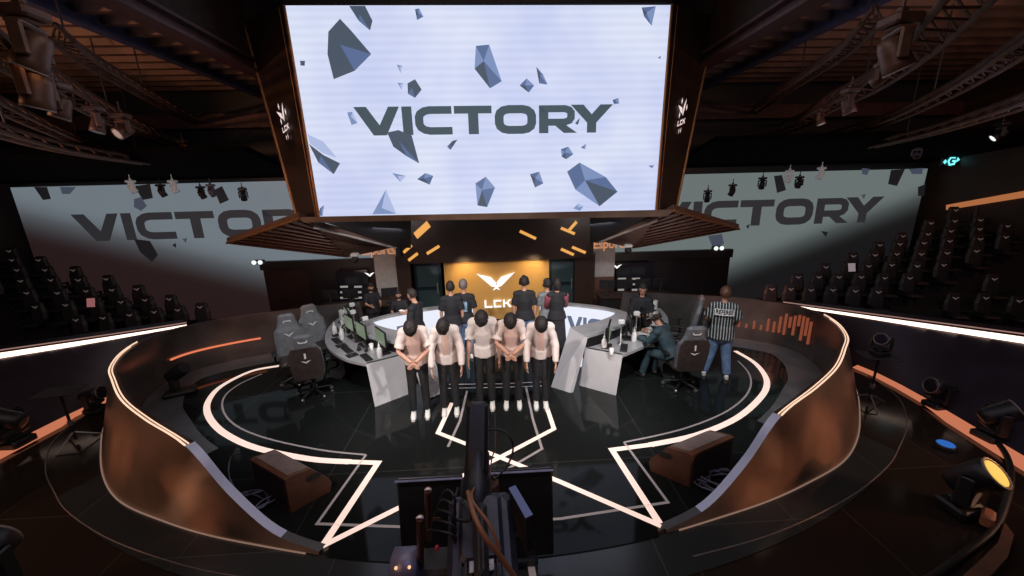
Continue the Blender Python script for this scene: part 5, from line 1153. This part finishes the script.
# cabling on the camera
mb = MB()
hose(mb, [cp_(458, 488, .3), cp_(452, 515, .1), cp_(470, 520, -.1), cp_(462, 500, .1)], .008)
for k in range(5): hose(mb, [cp_(440-k*3, 500+k*8, .1), cp_(447-k*4, 490+k*10, .0), cp_(455, 500+k*9, -.05), cp_(452, 525+k*6, 0)], .006)
mb.build('cabling', 'cable', bc)
mb = MB(); hose(mb, [cp_(468, 492, .1), cp_(474, 515, -.12), cp_(486, 538, -.2), cp_(503, 560, -.22), cp_(523, 590, -.24)], .012); hose(mb, [cp_(485, 478, .3), cp_(476, 486, .18), cp_(472, 500, .0), cp_(490, 525, -.1), cp_(500, 550, -.15)], .008); mb.build('tan_cable', 'cable_tan', bc)
mb = MB(); hose(mb, [cp_(486, 430, .45), cp_(500, 430, .45), cp_(510, 437, .42), cp_(513, 450, .4), cp_(507, 466, .35), cp_(494, 480, .25)], .006); mb.build('loop_cable', 'cable', bc)
mb = MB(); hose(mb, [cp_(497, 432, .44), cp_(497, 444, .42), cp_(492, 458, .38), cp_(490, 474, .3)], .004); mb.build('thin_cable', 'cable_tan', bc)
mb = MB(); mb.rbox(cp_(491, 487, .3), (.09, .1, .13), .03); mb.build('lens_drive', 'speaker', bc)
mb = MB(); mb.lathe([(.28, -.01), (.28, .06), (.07, .12), (.06, .9), (.08, .95), (.08, b0.z*.5), (.05, b0.z*.5), (.05, (mid.z-.1))], (mid.x, mid.y, 0), 16); mb.build('pedestal', 'dark', bc)
mb = MB(); mb.ell(cp_(437, 548, -.05), (.012, .01, .016)); mb.build('red_knob', 'red', bc)

c = at(945, 447, 0); t = empty('added_glow_disc', c, 0, 'added blue glowing disc for the floor reflection among the right moving lights', 'light'); mb = MB(); mb.lathe([(.12, -.02), (.12, .03), (.10, .05)], c, 18); mb.build('housing', 'black', t); mb = MB(); mb.lathe([(.095, .05), (.09, .058), (.02, .062)], c, 18); mb.build('lens', 'blue_glow', t)  # added disc; its emission stands in for a blue glow reflected off the floor
# curved truss cable on the right floor
mb = MB(); P = [at(x, y, 0) for x, y in ((985, 433), (999, 447), (1008, 463), (1010, 482), (1005, 505), (994, 530), (966, 554), (930, 580), (890, 600))]; mb.tube([p+V3((0, 0, .03)) for p in crom(P, 4)], .035, 8)
o = mb.build('floor_conduit', 'cable', None, loc=P[4]); tag(o, 'thick black conduit curving round the moving lights on the right floor', 'conduit')
mb = MB(); P = [at(958, 584), at(978, 566), at(996, 548), at(1003, 528), at(1012, 540), at(1006, 562), at(990, 580), at(974, 592)]; mb.prism([V3((p.x, p.y, 0)) for p in P], (0, 0, .07)); o = mb.build('rubber_flap', 'speaker', None, loc=P[2]); tag(o, 'worn brown rubber flap against the black conduit at lower right', 'mat')
c = at(1000, 540, 0); 
c = at(975, 521, 0); mb = MB(); mb.rbox(c+V3((.05, -.05, .09)), (.2, .1, .14), .02, rz(.6)); K['orange_box'] = mat('orange_box', (.42, .16, .08), .5); simple('cable_connector', mb, 'orange_box', c, 'orange brown connector block beside the yellow lensed light', 'connector')

# ================================================================== CEILING RIGS
def truss(px, z, lb, off=(0, 0, 0), w=.32):
    P = crom([at(x, y, z) for x, y in px], 5); c = P[len(P)//2]
    t = empty('lighting_truss', c, 0, lb, 'truss', 'lighting trusses under the ceiling')
    N = []
    for i in range(len(P)):
        d = P[min(i+1, len(P)-1)]-P[max(i-1, 0)]; d.z = 0; d.normalize(); N.append(V3((-d.y, d.x, 0)))
    ch = [[p+n*(w/2) for p, n in zip(P, N)], [p-n*(w/2) for p, n in zip(P, N)], [p+V3((0, 0, w*.8)) for p in P]]
    for q in ch: mb = MB(); mb.tube(q, .032, 7); mb.build('chord', 'rib', t)
    mb = MB()
    for i in range(0, len(P)-2, 1):
        a, b, d = ch[0][i], ch[1][i+1], ch[2][i]
        mb.tube([a, b], .014, 5); mb.tube([ch[1][i], d], .014, 5); mb.tube([d, ch[0][i+1]], .014, 5)
    mb.build('bracing', 'rib', t); 
    for i in (2, len(P)//2, len(P)-3): mb = MB(); mb.tube([ch[2][i], V3((ch[2][i].x, ch[2][i].y, DZ+.02))], .012, 5); mb.build('hanger', 'dark', t)
    return P, N
LT = [(-40, 28), (0, 56), (50, 86), (112, 120), (153, 138), (195, 152), (240, 163)]
LT2 = [(-30, 88), (0, 108), (59, 135), (95, 148), (150, 160), (210, 169)]
LT3 = [(60, 40), (88, 62), (125, 84), (160, 104), (200, 124), (250, 142)]
RT_ = [(990, -30), (966, 2), (913, 56), (863, 92), (821, 112), (789, 130), (725, 151)]
RT2 = [(1060, 28), (1024, 48), (984, 74), (931, 103), (872, 127), (783, 150), (740, 158)]
RT3 = [(872, 22), (850, 47), (832, 61), (800, 82), (776, 97), (745, 118), (715, 138)]
truss(LT, 5.0, 'main curved truss with moving lights at upper left'); truss(LT2, 4.85, 'lower outer truss below the main one at upper left', w=.2); truss(LT3, 5.5, 'inner truss closest to the screen at upper left', w=.2)
truss([(-20, 128), (60, 150), (140, 163), (215, 172), (255, 176)], 4.45, 'lowest thin truss just over the left video wall', w=.16); truss([(1050, 95), (985, 118), (905, 140), (820, 157), (740, 168)], 4.45, 'lowest thin truss just over the right video wall', w=.16)
truss(RT_, 5.0, 'main curved truss with moving lights at upper right'); truss(RT2, 4.85, 'lower outer truss below the main one at upper right', w=.2); truss(RT3, 5.5, 'inner truss closest to the screen at upper right', w=.2)
# hanging moving heads: the same fixture turned over
def hang(px, z, s_, ti, pa, lb, lens='lens', body='lamp_dark', grp='moving head lights hung from the trusses', Y=None):
    o = make_moving_head(lens, body, ti, pa, True); o.location = at(*px, z) if Y is None else aty(*px, Y); o.rotation_euler = (PI, 0, 0); o.scale = (s_,)*3; tag(o, lb, 'light', grp)
hang((20, 6), 5.3, .8, 65, 70, 'large hanging light with bright warm lens in the upper left corner', 'lamp_warm')
hang((26, 52), 4.98, .75, 75, 80, 'hanging light on the upper left truss just below the corner one')
hang((54, 82), 4.95, .6, 70, 60, 'hanging light third along the upper left truss')
hang((93, 106), 4.95, .55, 75, 40, 'hanging light fourth along the upper left truss beyond the bluish stretch')
hang((120, 113), 4.98, .6, 30, 20, 'hanging light fifth along the upper left truss', 'lamp_body')
hang((182, 140), 4.98, .55, 40, 30, 'small hanging light sixth along the upper left truss')
hang((235, 152), 4.98, .5, 60, 0, 'small hanging light at the end of the upper left truss by the screen')
hang((902, 14), 5.1, .75, 65, -70, 'large hanging light with warm lens at the top of the upper right truss', 'lamp_warm')
hang((884, 62), 4.98, .4, 30, 160, 'hanging light second along the upper right truss beside a white spot', 'lamp_white')
hang((851, 88), 4.98, .55, 70, -60, 'hanging light third along the upper right truss')
hang((822, 108), 4.98, .45, 70, -30, 'hanging light fourth along the upper right truss', 'lamp_body')
hang((735, 150), 4.95, .5, 50, 0, 'small hanging light at the end of the upper right truss by the screen')
for px, b, lb in (((130, 180), 'lamp_body', 'white bodied light over the left video wall, outermost'), ((160, 184), 'black', 'black light over the left video wall between the two white ones'), ((172, 180), 'lamp_body', 'white bodied light over the left video wall, second white one'), ((200, 186), 'black', 'black light over the left video wall next to a pale one'), ((210, 184), 'lilac', 'greyish light over the left video wall nearer the screen'), ((242, 188), 'black', 'black light over the left video wall closest to the screen'),
                  ((790, 170), 'lamp_body', 'white bodied light over the right video wall, first white one'), ((822, 167), 'lamp_body', 'white bodied light over the right video wall, outermost'), ((800, 176), 'black', 'black light over the right video wall between the two white ones'), ((763, 177), 'black', 'black light over the right video wall inside the white ones'), ((733, 184), 'black', 'black light over the right video wall, second from the screen'), ((708, 190), 'black', 'black light over the right video wall closest to the screen')):
    hang(px, 0, .48, 62, random.choice((150, 190, 205)), lb, 'lamp_white' if b == 'lamp_body' else 'lens', b, 'lights hung over the video walls', 10.4)
hang((1003, 122), 0, .55, 40, 120, 'hanging light with white glowing lens at far upper right', 'lamp_white', 'black', Y=8.0); hang((918, 146), 0, .45, 40, 30, 'small dim hanging light left of the cyan sign', 'lens', 'lilac', Y=9.5)
for x, y, Y, lb in ((355, 256, 9.6, 'small dome camera hung under the left soffit wing'), (628, 247, 9.6, 'small dome camera hung under the right soffit wing')):
    c = aty(x, y, Y); t = empty('dome_camera', c, 0, lb, 'camera', 'dome cameras under the wings'); mb = MB(); mb.rbox(c+V3((0, 0, .03)), (.2, .16, .1), .03); mb.build('mount', 'lamp_body', t)
    mb = MB(); mb.ell(c+V3((0, -.02, -.08)), (.09, .09, .09)); mb.build('dome', 'black', t)

# ================================================================== LIGHTING
def area(name, loc, target, size, power, col, sy=None):
    l = bpy.data.lights.new(name, 'AREA'); l.energy = power; l.color = col; l.size = size
    if sy: l.shape = 'RECTANGLE'; l.size_y = sy
    o = bpy.data.objects.new(name, l); C.objects.link(o); o.location = loc
    o.rotation_euler = (V3(target)-V3(loc)).to_track_quat('-Z', 'Y').to_euler(); return o
def spot(name, loc, target, power, col, ang, blend=.5, rad=.15):
    l = bpy.data.lights.new(name, 'SPOT'); l.energy = power; l.color = col; l.spot_size = R(ang); l.spot_blend = blend; l.shadow_soft_size = rad
    o = bpy.data.objects.new(name, l); C.objects.link(o); o.location = loc
    o.rotation_euler = (V3(target)-V3(loc)).to_track_quat('-Z', 'Y').to_euler(); return o
spot('key_spot_left', (-3.2, .5, 6.0), (-.4, 6.0, .9), 1250, (1, .93, .88), 42)
spot('key_spot_right', (3.2, .5, 6.0), (.4, 6.0, .9), 1250, (1, .94, .92), 42)
spot('desk_spot_left', (-2.0, 3.0, 6.0), (-2.6, 7.0, .7), 620, (.95, .97, 1), 50)
spot('desk_spot_right', (2.0, 3.0, 6.0), (3.0, 7.0, .7), 720, (.95, .97, 1), 55)
spot('rear_spot', (0, 5.5, 6.2), (0, 8.6, 1.0), 300, (1, .96, .94), 50)
for gx in (-.85, 1.25): spot('gold_wash', (gx, GY-.55, 1.86), (gx+(.25 if gx < 0 else -.25), GY+.1, .9), 42, (1, .74, .40), 120, .9, .1)
# warm wash from the sides
for src, tg, pw in (((-8.0, 2.0, 1.6), at(118, 448, .5), 260), ((-6.5, 1.0, 1.2), at(180, 505, .3), 300), ((8.0, 2.0, 1.6), at(842, 440, .45), 420), ((6.5, 1.2, 1.2), at(790, 482, .3), 260)):
    spot('warm_wall_spot', src, tg, pw, (1, .42, .22), 15, .9, .1)
spot('warm_left_wall', (-8.2, 2.2, 1.7), (-4.4, 4.2, .5), 170, (1, .55, .35), 44)
spot('warm_right_wall', (8.2, 2.2, 1.7), (4.7, 4.3, .5), 200, (1, .52, .32), 44)
spot('warm_inner_left', (-2.5, 6.5, 3.6), (-5.6, 8.9, .7), 260, (1, .36, .2), 24)
spot('warm_inner_right', (2.5, 6.0, 3.6), (6.2, 8.7, .8), 450, (1, .36, .2), 24)
area('ceiling_warm_left', (-8.5, 6.5, 3.2), (-8, 8, 6.3), 4, 32, (1, .5, .3)); area('ceiling_warm_right', (8.5, 6.5, 3.2), (8, 8, 6.3), 4, 13, (1, .48, .3))
spot('ceiling_blue_left', (-6.0, 4, 3.6), (-6.0, 6.4, 6.3), 40, (.3, .4, 1), 60); spot('ceiling_blue_right', (6.0, 4, 3.6), (6.0, 6.4, 6.3), 36, (.3, .4, 1), 60)
spot('truss_warm_left', (-9.5, 3.0, 4.6), (-6.3, 5.8, 5.2), 420, (1, .45, .22), 70); spot('truss_warm_right', (9.5, 3.0, 4.6), (6.3, 5.8, 5.2), 120, (1, .45, .22), 70)
area('right_warm_top', (12.0, 5, 5.9), (12.5, 8, 3), 2, 26, (1, .40, .15))
area('seat_fill_left', (-7, 3.5, 4.4), (-9.5, 9, 1.2), 3, 26, (1, .72, .70)); area('seat_fill_right', (7, 3.0, 4.4), (9.8, 8.5, 1.5), 3, 32, (.85, .8, 1))
area('wing_light_left', (-4.2, 8.6, 1.4), (-4.8, 9.2, 2.8), .8, 9, (1, .8, .72)); area('wing_light_right', (4.2, 8.6, 1.4), (4.8, 9.2, 2.8), .8, 9, (1, .8, .72))
area('pillar_left', (-2.4, 9.0, 3.0), (-2.9, BY, 1.5), .6, 14, (1, .93, .9)); area('pillar_right', (2.6, 9.0, 3.0), (3.2, BY, 1.5), .6, 14, (1, .93, .9))
area('stage_fill', (0, 3.5, 6.2), (0, 6.5, 0), 5, 90, (1, .86, .8))
area('foreground_cool', (.8, .2, 5.2), (0, 2, 1.5), 1.0, 18, (.55, .6, 1))
area('foreground_warm', (-1.6, .3, 3.0), (-.2, 1.6, 2.2), .6, 8, (1, .5, .28))
w = bpy.data.worlds.new('world'); sc.world = w; w.use_nodes = True
w.node_tree.nodes['Background'].inputs[0].default_value = (.9, .55, .45, 1); w.node_tree.nodes['Background'].inputs[1].default_value = .012
sc.view_settings.view_transform = 'Standard'; sc.view_settings.look = 'None'; sc.view_settings.exposure = 0; sc.view_settings.gamma = 1
sc.cycles.max_bounces = 6; sc.cycles.use_denoising = True; sc.cycles.sample_clamp_indirect = 4
